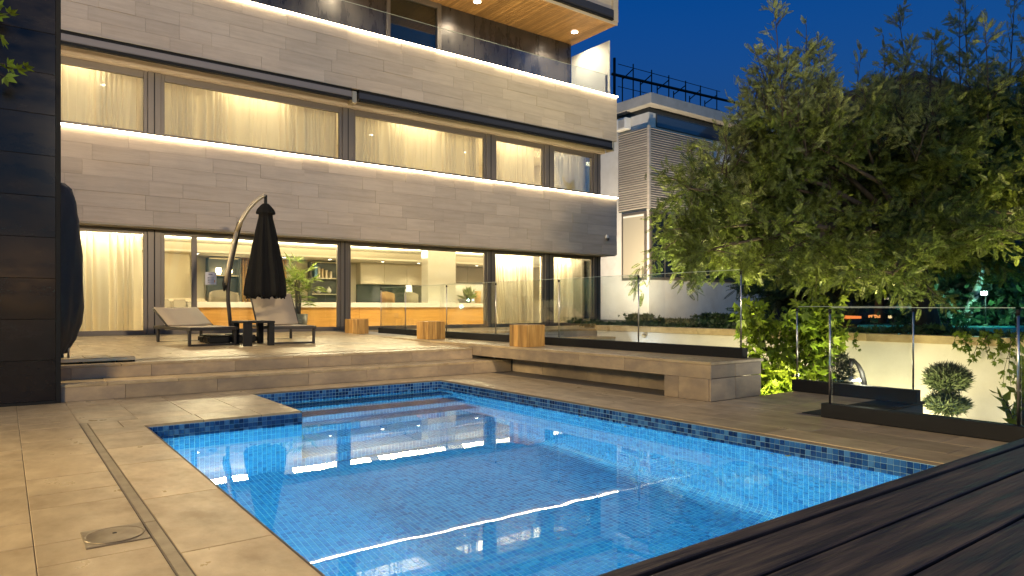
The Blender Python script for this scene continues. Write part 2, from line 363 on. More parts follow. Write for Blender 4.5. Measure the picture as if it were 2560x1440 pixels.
# ------------------------------------------------------------ pool
WZ = -.13; PF = -1.85
pb = MB()
XL, XR, YN, YF, NX, NY = .97, 4.80, 1.2, 8.10, 2.30, 6.48
def wallq(ax, ay, bx_, by_, z0, z1): pb.add([(ax, ay, z0), (bx_, by_, z0), (bx_, by_, z1), (ax, ay, z1)], [(0, 1, 2, 3)])
CR = .22
wallq(XR, YN, XR, YF, PF, -.02); wallq(NX, YF, XR, YF, PF, -.02); wallq(XL, NY, NX, NY, PF, -.02)
wallq(NX, NY, NX, YF, PF, -.02); wallq(XL, YN, XL, NY, PF, -.02); wallq(XL, YN, XR, YN, PF, -.02)
pb.add([(XL, YN, PF), (XR, YN, PF), (XR, YF, PF), (XL, YF, PF)], [(0, 1, 2, 3)])
na = 8; vs = []
for i in range(na + 1):
    q = math.pi / 2 * i / na; vs += [(XR - CR + CR * math.cos(q), YN, PF + CR - CR * math.sin(q)), (XR - CR + CR * math.cos(q), YF, PF + CR - CR * math.sin(q))]
pb.add(vs, [(2 * i, 2 * i + 1, 2 * i + 3, 2 * i + 2) for i in range(na)])
STEPS = [(7.78, -.38), (7.46, -.68), (7.14, -.98), (6.82, -1.28), (6.50, -1.57)]
for y, z in STEPS: pb.box(NX + .001, XR - .001, y, YF, PF, z)
pool = tag(pb.build('pool_basin', M['poolgrout']), kind='structure')
PT = .042
TP, TN, TA, TB = [], [], [], []
def tiles(o, a, b, la, lb, keep=None):
    """lay mosaic on the rectangle o + a*[0,la] + b*[0,lb]"""
    o, a, b = map(np.array, (o, a, b)); na_, nb_ = max(1, int(round(la / PT))), max(1, int(round(lb / PT)))
    i, j = np.meshgrid(np.arange(na_) + .5, np.arange(nb_) + .5); i, j = i.ravel()[:, None], j.ravel()[:, None]
    P = o + a * i * la / na_ + b * j * lb / nb_
    TP.append(P); TA.append(np.tile(a * (la / na_), (len(P), 1))); TB.append(np.tile(b * (lb / nb_), (len(P), 1)))
X_, Y_, Z_ = np.eye(3)
big = []
# right wall: three rows above the water are single pieces as far as they show large
AB = PT * 3
zt = -.022
def singles(o, a, la, rows, nrm, maxn):
    n = int(round(la / PT)); pa = la / n
    for r in range(rows):
        for i in range(min(n, maxn)):
            big.append((np.array(o) + np.array(a) * (i + .5) * pa + np.array([0, 0, -(r + .5) * PT]), nrm))
    return min(n, maxn) * pa
L1 = singles((XR, 1.9, zt), Y_, 2.73, 3, 'x', 65)
L2 = singles((XL, NY, zt), X_, NX - XL, 3, 'y', 40)
tiles((XR, YN, zt - AB), Y_, Z_, .7, AB); tiles((XR, 1.9 + L1, zt - AB), Y_, Z_, YF - 1.9 - L1, AB)
tiles((XR, YN, PF + CR), Y_, Z_, YF - YN, -PF - CR + zt - AB)
for k in range(9):
    q0 = math.pi / 2 * k / 9; q1 = math.pi / 2 * (k + 1) / 9
    p0 = np.array([XR - CR + CR * math.cos(q0), YN, PF + CR - CR * math.sin(q0)]); p1 = np.array([XR - CR + CR * math.cos(q1), YN, PF + CR - CR * math.sin(q1)])
    dl = np.linalg.norm(p1 - p0); tiles(p1, Y_, (p0 - p1) / dl, YF - YN, dl)
tiles((NX, YF, zt), X_, -Z_, XR - NX, .32)
tiles((XL, NY, zt - AB), X_, -Z_, NX - XL, -PF + zt - AB)
tiles((NX, NY, zt), -Y_ * -1, Z_ * -1, YF - NY, -PF + zt)
tiles((XL, YN, PF), Y_, Z_, NY - YN, -PF + zt)
tiles((XL, YN, PF), X_, Y_, XR - CR - XL, NY - YN)
for k, (y, z) in enumerate(STEPS):
    y1 = YF if k == 0 else STEPS[k - 1][0]; zb = STEPS[k + 1][1] if k + 1 < len(STEPS) else PF
    tiles((NX, y, z), X_, Y_, XR - NX, y1 - y); tiles((NX, y, zb), X_, Z_, XR - NX, z - zb)
TP, TA, TB = np.vstack(TP), np.vstack(TA), np.vstack(TB)
Cc = np.array([2.9, 4.0, -.3])
TNm = np.cross(TA, TB); TNm /= np.linalg.norm(TNm, axis=1)[:, None]
up = (np.abs(TNm[:, 2]) > .9)
sg = np.where(up, np.sign(TNm[:, 2]), np.sign(np.einsum('ij,ij->i', TNm, Cc - TP)))
TNm = TNm * sg[:, None]
jit = rng.uniform(-.0008, .0008, (len(TP), 1)); hg = .0032 / PT / 2 + 0
V = []
for s_, t_ in ((-1, -1), (1, -1), (1, 1), (-1, 1)): V.append(TP + TA * s_ * .465 + TB * t_ * .465 - TNm * .001)
for s_, t_ in ((-1, -1), (1, -1), (1, 1), (-1, 1)): V.append(TP + TA * s_ * .435 + TB * t_ * .435 + TNm * (.0025 + jit))
V = np.stack(V, 1); n = len(TP)
base = (np.arange(n) * 8)[:, None, None]
q = np.array([[4, 5, 6, 7], [0, 1, 5, 4], [1, 2, 6, 5], [2, 3, 7, 6], [3, 0, 4, 7]])
F = (base + q[None]).reshape(-1, 4)
me_ = npmesh('mosaic', V.reshape(-1, 3) * 1.0, F, M['mosaic']); me_.materials.append(M['unlit_mosaic'])
me_.polygons.foreach_set('material_index', np.repeat((TP[:, 2] > WZ - .01).astype(np.int32), 5))
mo = link('mosaic', me_, None, pool); tag(mo, kind='stuff')
hs = PT * .46
tm = {'x': B(-.002, .004, -hs, hs, -hs, hs).mesh('mosaic_tile', .001), 'y': B(-hs, hs, -.002, .004, -hs, hs).mesh('mosaic_tile', .001)}
tm['x'].materials.append(M['unlit_mosaic']); tm['y'].materials.append(M['unlit_mosaic'])
for P, nr in big: link('mosaic_tile', tm[nr], None, pool, (float(P[0]) - (.002 if nr == 'x' else 0), float(P[1]) - (.002 if nr == 'y' else 0), float(P[2])))
wt = MB()
wt.add([(XL, YN, WZ), (XR, YN, WZ), (XR, YF, WZ), (NX, YF, WZ), (NX, NY, WZ), (XL, NY, WZ)], [(0, 1, 2, 3, 4, 5)])
tag(wt.build('pool_water', M['water']), kind='structure')
# underwater lights set in the near and left walls
for x in (1.7, 3.2):
    pl = MB().lathe([(.001, 0), (.11, 0), (.13, .012), (.13, -.01)], 24, (0, 0, 0)).build('underwater_light', M['steel'], pool, loc=(x, YN + .02, -.85), rot=(R(-90), 0, 0))
    area('underwater_lamp', (x, YN + .045, -.85), .2, .2, 78, (.62, 1.0, .82), (R(90), 0, 0)).data.shape = 'DISK'
for y in (1.7, 3.0, 4.4, 5.8):
    MB().lathe([(.001, 0), (.11, 0), (.13, .012), (.13, -.01)], 24, (0, 0, 0)).build('underwater_light', M['steel'], pool, loc=(XL + .02, y, -.85), rot=(0, R(90), 0))
    area('underwater_lamp', (XL + .045, y, -.85), .2, .2, 100, (.62, 1.0, .82), (0, R(-90), 0)).data.shape = 'DISK'

area('underwater_lamp', (NX + .03, 6.62, -.8), .2, .2, 130, (.70, 1.0, .80), (0, R(-90), 0)).data.shape = 'DISK'  # extra unseen lamp added to brighten the pool steps, fixture below
MB().lathe([(.001, 0), (.11, 0), (.13, .012), (.13, -.01)], 24, (0, 0, 0)).build('underwater_light', M['steel'], pool, loc=(NX + .015, 6.62, -.8), rot=(0, R(90), 0))

# ------------------------------------------------------------ steps and terrace
st = tag(B(-9, 6.36, 8.56, 9.06, -1.9, .174).build('step', M['grout']), kind='structure')
pave(st, -.5, 6.34, 8.535, 9.06, .183, 'x', .525, (.7, .9, 1.1), th=.032, c=.004)
SL = .018   # the terrace falls gently from the house towards the pool
te = tag(MB().prism([(-9, 9.06, -1.9), (-9, 15.1, -1.9), (-9, 15.1, .335 + SL * 6.04), (-9, 9.06, .335)], (15.36, 0, 0)).build('terrace', M['grout']), kind='structure')
pave(te, -.5, 5.945, 9.03, 9.4, .349, 'x', .37, (.7, .9, 1.1), th=.032, c=.004)
pave(te, -.5, 5.945, 9.4, 14.9, .356, 'x', .62, (.7, .9, 1.2), th=.012, slope=SL)
def risers(parent, y, x0, x1, z0, z1):
    x = x0
    while x < x1 - .01:
        l = random.choice((.62, .8, .95, 1.1)); l = min(l, x1 - x) if x1 - x - l > .2 else x1 - x
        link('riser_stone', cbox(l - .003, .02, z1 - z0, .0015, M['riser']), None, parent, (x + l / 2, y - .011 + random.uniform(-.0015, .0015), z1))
        x += l
risers(st, 8.56, -.5, 6.34, .0, .15); risers(te, 9.06, -.5, 5.945, .184, .316)
# sunken court and the terrace beyond the glass
court = tag(MB().box(6.2, 12.0, -8, 3.2, -1.95, -1.3).box(6.9, 12.0, 3.2, 12.0, -1.95, -1.301).build('sunken_court', M['soil']), kind='structure')
et = MB().box(6.2, 14.85, 12.62, 15.1, -1.9, .42).box(6.95, 14.2, 11.9, 12.62, -1.9, .24).box(6.95, 11.98, 11.2, 11.9, -1.9, .06)
east = tag(et.build('side_terrace', M['concrete']), kind='structure')
pave(east, 6.92, 14.9, 12.58, 14.9, .455, 'x', .77, (1.2, 1.6), th=.05)
pave(east, 6.95, 14.2, 11.88, 12.57, .27, 'x', .69, (1.2, 1.6), th=.05)
terr = tag(MB().box(12.25, 120, -60, 12.55, -1.9, .42).box(15.0, 120, 12.55, 120, -1.9, .419).build('garden_ground', M['terrain']), kind='structure')

# ------------------------------------------------------------ stone bench along the court
be = thing('stone_bench', 'long low limestone bench with an open recess beside the pool', 'bench', (6.4, 5, 0))
B(6.36, 6.88, 5.1, 9.0, -.5, .238).build('back_wall', M['grout'], be)
B(5.97, 6.86, 4.53, 5.1, -.5, .20).build('end_block', M['grout'], be)
B(5.965, 6.88, 4.53, 14.3, .245, .385).build('slab_core', M['grout'], be)
y = 4.50
def rowy(y0, y1, lens):
    out = []; a = y0
    while a < y1 - .01:
        l = random.choice(lens); l = y1 - a if y1 - a - l < min(lens) * .5 else l
        out.append((a, a + l)); a += l
    return out
for a, b in rowy(4.5, 14.3, (.8, 1.0, 1.25)):
    link('top_stone', cbox(.95, b - a - .004, .03, .002, M['deck']), None, be, (6.425, (a + b) / 2, .415))
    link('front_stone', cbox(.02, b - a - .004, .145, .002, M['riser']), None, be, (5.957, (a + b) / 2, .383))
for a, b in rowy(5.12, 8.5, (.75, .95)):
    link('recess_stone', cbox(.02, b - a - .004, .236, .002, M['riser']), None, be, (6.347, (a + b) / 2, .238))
for x0, x1 in ((5.957, 6.38), (6.384, 6.86)):
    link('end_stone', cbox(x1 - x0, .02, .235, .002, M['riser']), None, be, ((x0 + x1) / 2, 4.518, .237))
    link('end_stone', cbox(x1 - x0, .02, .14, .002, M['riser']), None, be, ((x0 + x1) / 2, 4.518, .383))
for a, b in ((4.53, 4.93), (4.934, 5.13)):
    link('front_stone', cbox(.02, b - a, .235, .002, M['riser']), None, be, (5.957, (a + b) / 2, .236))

# ------------------------------------------------------------ black tiled wall at the left
bw = thing('black_tiled_wall', 'tall black tiled wall standing at the left edge beside the steps', 'wall', (-1.2, 8.6, 0))
B(-4.2, .43, 8.513, 8.75, 0, 6.6).build('wall_core', M['grout'], bw)
z = .03; r_ = 0
B(-4.2, .43, 8.49, 8.513, 0, .028).build('plinth', M['blackmetal'], bw)
while z < 6.5:
    x = .43; w0 = (1.2, .7)[r_ % 2]
    while x > -4.1:
        l = min(w0, x + 4.2); w0 = 1.2
        link('wall_tile', cbox(l - .004, .014, .417, .0015, M['blacktile']), None, bw, (x - l / 2, 8.506 + random.uniform(-.0008, .0008), z + .419), (0, 0, random.uniform(-.0015, .0015)))
        x -= l
    z += .421; r_ += 1
B(.43, .475, 8.495, 8.76, 0, 6.6).build('corner_trim', M['blackmetal'], bw, bev=.003)

# ------------------------------------------------------------ dark planks in the foreground
pk = thing('plank_platform', 'dark weathered timber plank platform in the bottom right foreground', 'platform', (2.5, .4, 0))
ys = [1.02, .962, .816, .637, .46, .28, .10, -.08, -.26]
for i in range(len(ys) - 1):
    y1, y0 = ys[i] - random.uniform(.005, .008), ys[i + 1] + random.uniform(.005, .008)
    xl = .955 + random.uniform(-.004, .004)
    link('plank', cbox(4.6, y1 - y0, .04, .0025, M['darkwood']), None, pk, (xl + 2.3, (y0 + y1) / 2, .45 + (.002 if i == 0 else random.uniform(-.001, .001))), (0, 0, random.uniform(-.0006, .0006)))
    if i in (1, 3): pass
B(.97, 5.5, .985, 1.012, .05, .408).build('skirt_board', M['darkwood'], pk)
MB().box(1.0, 1.08, -.25, .98, .0, .408).box(3.2, 3.28, -.25, .98, .0, .408).box(5.3, 5.38, -.25, .98, 0, .408).build('bearer', M['darkwood'], pk)
sc_ = MB()
for i in range(1, len(ys) - 1):
    for bx0 in (1.04, 3.24):
        for dy in (.25, .75):
            yy = ys[i + 1] + (ys[i] - ys[i + 1]) * dy
            sc_.lathe([(.004, .4505), (.004, .4516), (.0005, .4516)], 8, (bx0, yy, 0))
sc_.build('screw_head', M['steel'], pk)

# ============================================================ HOUSE
# drawn in modules of .84 m; sized and set on its plinth after the rooms are furnished
HOUSE_SCALE = .84; HOUSE_RISE = .16
_before = set(bpy.data.objects)
hs_ = thing('modern_house', 'long modern house clad in pale limestone bands with lit windows', 'house', (8, 17.2, .35))
XE = 17.43; XW = -6.0; YS = 17.2; YW = 17.8
def cladding(name, z0, z1, rows, yc):
    core = B(XW, XE - .02, yc + .02, yc + .42, z0, z1).build(name, M['facade'], hs_)
    rh = (z1 - z0) / rows
    for r in range(rows):
        x = XW - random.uniform(0, .8)
        while x < XE - .01:
            l = random.choice((.7, .9, 1.1, 1.35, 1.6))
            a = max(x, XW); b = min(x + l, XE)
            if XE - b < .3: b = XE
            if b - a > .05:
                pr = random.choice((0, 0, 0, .001, .002, .007, .011))
                link('cladding_stone', cbox(b - a - .003, .026, rh - .003, .0012, M['facade']), None, core, ((a + b) / 2, yc + .013 - pr, z0 + (r + 1) * rh - .0015))
            x = b if b == XE else x + l
    for r in range(rows):
        link('cladding_stone', cbox(.02, .40, rh - .003, .0012, M['facade']), None, core, (XE - .008, yc + .22, z0 + (r + 1) * rh - .0015))
    return core
low = cladding('parapet', 2.83, 4.84, 6, YS)
upp = cladding('parapet', 6.85, 8.42, 5, YS)
# coping with LED strip under its lip
for z, nm in ((4.84, 'lower'), (8.42, 'upper')):
    cp = B(XW, XE + .03, YS + .012, YS + .50, z + .0, z + .030).build('coping', M['facade'], hs_, bev=.003)
    B(XW, XE + .02, YS - .045, YS + .010, z + .004, z + .027).build('led_strip', M['led'], cp)
# soffits, floors and side walls
B(XW, XE - .03, YS + .03, YW + .2, 2.80, 2.829).build('soffit_board', M['concrete'], hs_)
sl = MB().box(XW, 17.15, YS + .45, 23, 2.97, 4.70).box(XW, 17.15, YS + .45, 23, 6.63, 8.2)
sl.build('floor_slab', M['ceil'], hs_)
B(XW, 17.3, 22.7, 23.0, .3, 8.2).build('back_wall', M['intwall'], hs_)
B(XW - .2, XW, 17.3, 23, .3, 8.2).build('side_wall', M['intwall'], hs_)
B(17.12, 17.3, 18.6, 22.7, .3, 8.2).build('side_wall', M['plaster'], hs_)
gf = B(XW, 17.1, 17.75, 22.7, .2, .352).build('interior_floor', mat('interior_floor', (.52, .43, .30), .25, col2=(.45, .36, .24), nscale=2), hs_)
B(XW, 17.1, 17.7, 22.7, 4.70, 4.90).build('interior_floor', M['intwall'], hs_)

def window(name, bays_x, z0, z1, fz0, fz1, mull=()):
    """one glazed bay: frame with pane(s)"""
    x0, x1 = bays_x; f = MB(); d0, d1 = YW - .05, YW + .05
    f.box(x0 - .02, x0 + .06, d0, d1, fz0, fz1).box(x1 - .06, x1 + .02, d0, d1, fz0, fz1)
    f.box(x0 + .06, x1 - .06, d0, d1, z1, fz1).box(x0 + .06, x1 - .06, d0, d1, fz0, z0)
    for m in mull: f.box(m - .06, m + .06, d0 + .01, d1 - .01, z0, z1)
    w = f.build('window', M['frame'], hs_, bev=.006)
    xs = [x0 + .06] + [m for m in mull] + [x1 - .06]
    for i in range(len(xs) - 1):
        a = xs[i] + (.06 if i else 0); b = xs[i + 1] - (.06 if i < len(xs) - 2 else 0)
        B(a - .01, b + .01, YW - .006, YW + .006, z0 - .01, z1 + .01).build('pane', M['glass'], w)
    return w
GZ = (.46, 2.68, .352, 2.80)
UZ = (5.06, 6.30, 4.95, 6.46)
for i, (a, b, mu) in enumerate(((-4.6, -1.2, ()), (-1.0, 2.65, ()), (2.97, 7.35, (3.68, 5.4)), (7.61, 12.2, ()), (12.5, 14.55, ()), (14.92, 16.78, ()))):
    w = window('window', (a, b), *GZ, mull=mu)
for a, b in ((-4.6, -1.2), (-1.0, 2.65), (2.97, 7.40), (7.75, 12.17), (12.53, 14.55), (14.94, 16.79)): window('window', (a, b), *UZ)
post = MB()
for z0, z1, xs in ((.352, 2.80, ((-1.18, -1.02), (2.67, 2.95), (7.37, 7.59), (12.22, 12.48), (14.57, 14.90), (16.80, 17.14))), (4.95, 6.46, ((-1.18, -1.02), (2.67, 2.95), (7.42, 7.73), (12.19, 12.51), (14.57, 14.92), (16.81, 17.14)))):
    for a, b in xs:
        B(a, b, YW - .09, YW + .09, z0, z1).build('post', M['frame'], hs_, bev=.01)
        B((a + b) / 2 - .012, (a + b) / 2 + .012, YW - .094, YW - .085, z0 + .02, z1 - .02).build('post_joint', M['blackmetal'], hs_)
# glazed return on the right end
for z0, z1, f0, f1 in (GZ, UZ):
    rt = MB().box(17.06, 17.14, YW + .09, 18.6, f0, z0).box(17.06, 17.14, YW + .09, 18.6, z1, f1).box(17.06, 17.14, 18.5, 18.6, z0, z1)
    w = rt.build('window', M['frame'], hs_, bev=.004); B(17.094, 17.106, YW + .09, 18.5, z0, z1).build('pane', M['glass'], w)
# header above the upper windows and the two awning cassettes
B(XW, 17.2, YW - .25, YW + .1, 6.462, 6.66).build('header_band', M['facade'], hs_)
B(XW, XE - .03, YS + .1, YW - .1, 6.84, 6.853).build('soffit_board', M['blackmetal'], hs_)
dg = mat('grey_awning_panel', (.23, .20, .18), .45, metal=.2, bump=.05, bscale=5)
dk = mat('dark_awning_panel', (.055, .052, .055), .4, metal=.3, bump=.05, bscale=5)
for x0, x1, pm, lb in ((XW, 7.46, dg, 'left'), (7.66, 17.2, dk, 'right')):
    aw = B(x0, x1, YS - .02, YS + .30, 6.60, 6.765).build('awning_cassette', pm, hs_, bev=.015, seg=2)
    B(x0, x1, YS + .0, YS + .28, 6.766, 6.84).build('cassette_gap', M['blackmetal'], aw)
    B(x0 + .01, x1 - .01, YS - .05, YS + .05, 6.525, 6.598).build('front_bar', M['blackmetal'], aw, bev=.01)
    MB().box(x0 + .02, x1 - .02, YS - .035, YS - .01, 6.835, 6.846).build('cassette_lip', M['alu'], aw)
B(7.49, 7.63, YS + .05, YS + .4, 6.48, 6.80).build('awning_bracket', M['alu'], hs_, bev=.01)
B(17.21, 17.30, YS - .01, YS + .35, 6.50, 6.83).build('awning_bracket', M['alu'], hs_, bev=.01)

# third floor: balcony with dark wall and cedar soffit
B(XW, 17.3, YS + .4, 19.5, 8.2, 8.30).build('balcony_floor', M['concrete'], hs_)
dw = mat('dark_metal_panel', (.055, .048, .042), .30, metal=.55, col2=(.09, .078, .066), nscale=2, nstr=(2, 1, .6), bump=.15, bscale=3, rvar=.08)
bk = MB().box(XW, 9.6, 19.52, 19.8, 8.2, 11.0).box(11.55, 17.3, 19.5, 19.8, 8.2, 11.0)
bk.build('balcony_wall', dw, hs_)
for x in (12.9, 14.3, 15.7): B(x - .008, x + .008, 19.492, 19.505, 8.3, 10.97).build('panel_joint', M['blackmetal'], hs_)
B(9.6, 11.55, 19.6, 19.8, 8.2, 11.0).build('balcony_wall', M['blackmetal'], hs_)
w = MB().box(9.6, 9.72, 19.44, 19.54, 8.3, 10.97).box(11.4, 11.56, 19.42, 19.54, 8.3, 10.97).box(9.72, 11.4, 19.44, 19.54, 10.8, 10.97).box(9.72, 11.4, 19.44, 19.54, 8.3, 8.4).build('balcony_door', M['frame'], hs_, bev=.006)
B(9.72, 11.4, 19.485, 19.497, 8.4, 10.8).build('pane', M['glass'], w)
so = B(XW, XE, YS + .03, 19.9, 11.0, 11.25).build('roof_slab', M['blackmetal'], hs_)
x = XE - .02
while x > 3.0:
    link('soffit_board', cbox(.094, 2.44, .018, .002, M['soffit']), None, so, (x - .05, 18.44, 10.993 + random.uniform(-.001, .001)))
    x -= .1
B(XW, 3.0, 17.25, 19.6, 10.97, 10.99).build('soffit_panel', M['soffit'], so)
fs = MB().box(XW, XE + .02, YS - .02, YS + .02, 10.97, 11.06).build('roof_fascia', M['facade'], hs_)
B(XW, XE - .25, YS - .12, YS + .02, 11.13, 11.42).build('awning_cassette', dk, hs_, bev=.02, seg=2)
B(XW, XE - .25, YS - .10, YS + .02, 11.07, 11.125).build('front_bar', M['blackmetal'], hs_)
B(XE - .22, XE + .02, YS - .05, 19.9, 11.07, 12.6).build('roof_return', M['facade'], hs_)
B(XW, XE - .23, YS + .03, YS + .3, 11.44, 12.6).build('roof_band', M['facade'], hs_)
for k, (x, y) in enumerate(((16.59, 18.5), (12.39, 18.55), (8.2, 18.55), (4.0, 18.55))):
    d = MB().lathe([(.14, 10.97), (.14, 10.955), (.115, 10.945), (.11, 10.955)], 28, (x, y, 0), cap=False).build('downlight', M['white'], hs_)
    MB().lathe([(.001, 10.948), (.112, 10.948), (.112, 10.96)], 28, (x, y, 0), cap=False).build('lens', M['bulb'], d)
    spot('balcony_downlight_lamp', (x, y, 10.93), (x, y, 8), 850, (1, .84, .62), 140, .8, .1)
# balcony glass
for a, b in ((-4, -1.2), (-1.19, 1.7), (1.71, 4.6), (4.61, 8.66), (8.68, 11.48), (11.50, 14.3), (14.32, 17.07)):
    g_ = B(a, b, YS + .10, YS + .114, 8.40, 9.17).build('balcony_glass', M['bglass'], hs_)
    B(a, b, YS + .0985, YS + .1155, 9.170, 9.176).build('glass_edge', M['bedge'], g_)
sc = B(17.28, 17.31, 17.42, 19.45, 8.45, 10.48).build('privacy_screen', M['tealscreen'], hs_)
B(17.06, 17.075, YS + .10, YS + .2, 8.4, 9.17).build('glass_clip', M['steel'], hs_)
# small security camera on the lower band
cmr = thing('security_camera', 'small white dome camera fixed near the right end of the stone band', 'camera', (16.9, 17.15, 3.42))
MB().box(16.84, 16.94, 17.10, 17.19, 3.39, 3.50).build('bracket', M['white'], cmr, bev=.015, seg=2)
MB().lathe([(.055, 0), (.055, -.04), (.045, -.075), (.025, -.095), (.001, -.10)], 16, (16.89, 17.10, 3.40)).build('dome', M['shelf'], cmr)

# ------------------------------------------------------------ lamps of the rooms
for x in (3.2, 5.6, 8.0, 10.4, 12.8, 15.2):
    area('cove_uplight', (x, 20.75, 2.66), 2.2, .12, 210, (1, .82, .54), (R(180), 0, 0))
    area('cove_uplight', (x, 18.35, 2.70), 2.2, .08, 70, (1, .80, .50), (R(160), 0, 0))
for x in (-3, .8):
    area('room_lamp', (x, 19.0, 2.9), 2.6, .5, 150, WARM)
for x, p in ((4.6, 165), (7.6, 165), (10.2, 165), (13.2, 150), (15.6, 150)):
    area('cove_lamp', (x, 18.75, 2.93), 2.3, .45, p * 1.5, WARM, (R(-32), 0, 0))
for x in (1.8, 13.5, 15.8, -1): area('curtain_lamp', (x, 18.12, 2.94), 1.6, .10, 230 if x > 5 else 150, (1, .80, .52), (R(-30), 0, 0))
for x in (-3, 1.0, 5.2, 9.9, 13.5, 15.8):
    area('room_lamp', (x, 19.6, 6.61), 2.2, .8, 75, WARM)
    area('curtain_lamp', (x, 18.12, 6.60), 1.7, .10, 30, (1, .78, .48))

# ============================================================ ROOMS
def curtain(x0, x1, z0, z1, y, label, amp=.095, freq=6.0, gather=None, sweep=0, group='curtains'):
    nx = int((x1 - x0) * 60); nz = 10; ph = random.uniform(0, 6)
    u = np.linspace(0, 1, nx + 1); fr = freq * (x1 - x0)
    w = np.cumsum(1 + .62 * np.sin(u * 7 * (x1 - x0) + ph) + .35 * np.sin(u * 17 * (x1 - x0) + 2 * ph)); w = w / w[-1]
    V = np.zeros((nz + 1, nx + 1, 3))
    for k in range(nz + 1):
        t = k / nz; z = z1 + (z0 - z1) * t
        xx = x0 + (x1 - x0) * u + sweep * t ** 1.5 * (1 - u)
        yy = y + amp * (.55 + .45 * t) * (.65 + .5 * np.sin(u * 9 + ph * 3)) * np.sin(w * fr * 2 * np.pi + ph + .25 * np.sin(5 * t + u * 9)) + .012 * np.sin(u * 70 + 3 * t)
        V[k, :, 0] = xx + .3 * amp * np.cos(w * fr * 2 * np.pi * 1.01 + ph); V[k, :, 1] = yy; V[k, :, 2] = z
    i, j = np.meshgrid(np.arange(nx), np.arange(nz)); a = (j * (nx + 1) + i).ravel()
    F = np.stack([a, a + 1, a + nx + 2, a + nx + 1], 1)
    o = link('curtain', npmesh('curtain', V.reshape(-1, 3), F, M['curtain'], True)); tag(o, label, 'curtain', None)
    return o
curtain(-.9, 2.6, .36, 2.92, 18.3, 'floor-length sheer curtain in the leftmost ground-floor window by the black wall')
curtain(12.62, 14.5, .36, 2.92, 18.3, 'sheer curtain in the second ground-floor window from the right end', sweep=.28)
curtain(14.85, 16.75, .36, 2.92, 18.3, 'sheer curtain in the rightmost ground-floor window')
curtain(-.9, 1.5, 4.92, 6.6, 18.25, 'thicker grey curtain at the far left of the upper windows', amp=.11)
curtain(1.45, 2.68, 4.92, 6.6, 18.34, 'bright sheer curtain in the leftmost upper window beside its post')
curtain(2.9, 6.6, 4.92, 6.6, 18.34, 'wide sheer curtain filling the big upper window above the closed parasol')
curtain(6.55, 7.45, 4.92, 6.6, 18.26, 'gathered grey curtain at the right side of the big upper window', amp=.10, freq=9)
curtain(7.7, 8.3, 4.92, 6.6, 18.26, 'gathered grey curtain at the left side of the middle upper window', amp=.10, freq=9)
curtain(8.3, 12.25, 4.92, 6.6, 18.34, 'wide sheer curtain across the middle upper window')
curtain(12.45, 14.6, 4.92, 6.6, 18.34, 'sheer curtain in the upper window second from the right end')
curtain(14.85, 17.02, 4.92, 6.6, 18.34, 'sheer curtain in the rightmost upper window')

cl = MB().box(XW, 17.1, 20.9, 22.7, 2.56, 2.62).box(XW, 17.1, 17.95, 18.05, 2.80, 2.96)
cl.build('dropped_ceiling', M['ceil'], hs_)
for i, x in enumerate((3.3, 4.55, 7.1, 8.6, 10.5, 11.9, 14.4)):
    d = MB().lathe([(.07, 2.56), (.07, 2.552), (.055, 2.552)], 18, (x, 21.6, 0), cap=False).build('downlight', M['white'], hs_)
    MB().lathe([(.001, 2.554), (.055, 2.554)], 18, (x, 21.6, 0), cap=False).build('lens', M['bulb'], d)
    spot('room_downlight_lamp', (x, 21.6, 2.54), (x, 22.0, 0), 48, (1, .80, .50), 110, .7, .04)
for i, (x, y) in enumerate(((9.6, 20.6), (8.9, 21.3), (13.4, 20.9), (2.0, 20))):
    d = MB().lathe([(.08, 6.63), (.08, 6.60), (.06, 6.60)], 18, (x, y, 0), cap=False).build('downlight', M['white'], hs_)
    MB().lathe([(.001, 6.605), (.06, 6.605)], 18, (x, y, 0), cap=False).build('lens', M['bulb'], d)

# kitchen island with oak front and white top
ki = thing('kitchen_island', 'long kitchen counter with orange oak front and thick white top', 'counter', (8.8, 19.9, .352))
x = 4.1
for l in (1.5, 1.6, 1.55, 1.6, 1.5, 1.55):
    link('front_panel', cbox(l - .004, .03, .62, .002, M['oak']), None, ki, (x + l / 2, 19.62, .98)); x += l
B(4.12, x - .02, 19.635, 20.5, .352, .975).build('carcass', M['shelf'], ki)
B(4.05, x + .05, 19.57, 20.6, .982, 1.13).build('worktop', M['white'], ki, bev=.004)
co = tag(B(11.66, 12.78, 20.5, 20.95, .352, 2.96).build('column', M['white'], bev=.004), 'square white column rising behind the kitchen counter', 'column')
# wall units at the back
wu = thing('wall_cabinet', 'beige wall cabinets above a dark glass splashback in the kitchen', 'cabinet', (11.4, 22.5, 1.1))
for a, b in ((10.0, 10.9), (10.91, 11.8), (11.81, 12.7)):
    B(a, b, 22.3, 22.69, 1.80, 2.55).build('cabinet_door', M['intwall'], wu, bev=.004)
B(10.0, 12.7, 22.6, 22.69, 1.12, 1.79).build('splashback', mat('smoked_glass', (.09, .11, .11), .1), wu)
B(10.0, 12.7, 22.1, 22.6, .36, 1.11).build('base_unit', M['shelf'], wu)
wu2 = thing('wall_cabinet', 'plain beige wall cabinet over the bright kitchen worktop at the right', 'cabinet', (14.6, 22.5, 1.1))
for a, b in ((13.6, 14.45), (14.46, 15.3), (15.31, 16.2)):
    B(a, b, 22.3, 22.69, 1.93, 2.56).build('cabinet_door', M['taupe'], wu2, bev=.004)
B(13.6, 16.2, 22.66, 22.69, 1.12, 1.92).build('splashback', M['white'], wu2)
B(13.6, 16.2, 22.1, 22.6, .36, 1.11).build('base_unit', M['shelf'], wu2)
area('under_cabinet_lamp', (14.9, 22.45, 1.92), 2.2, .06, 14, WARM)

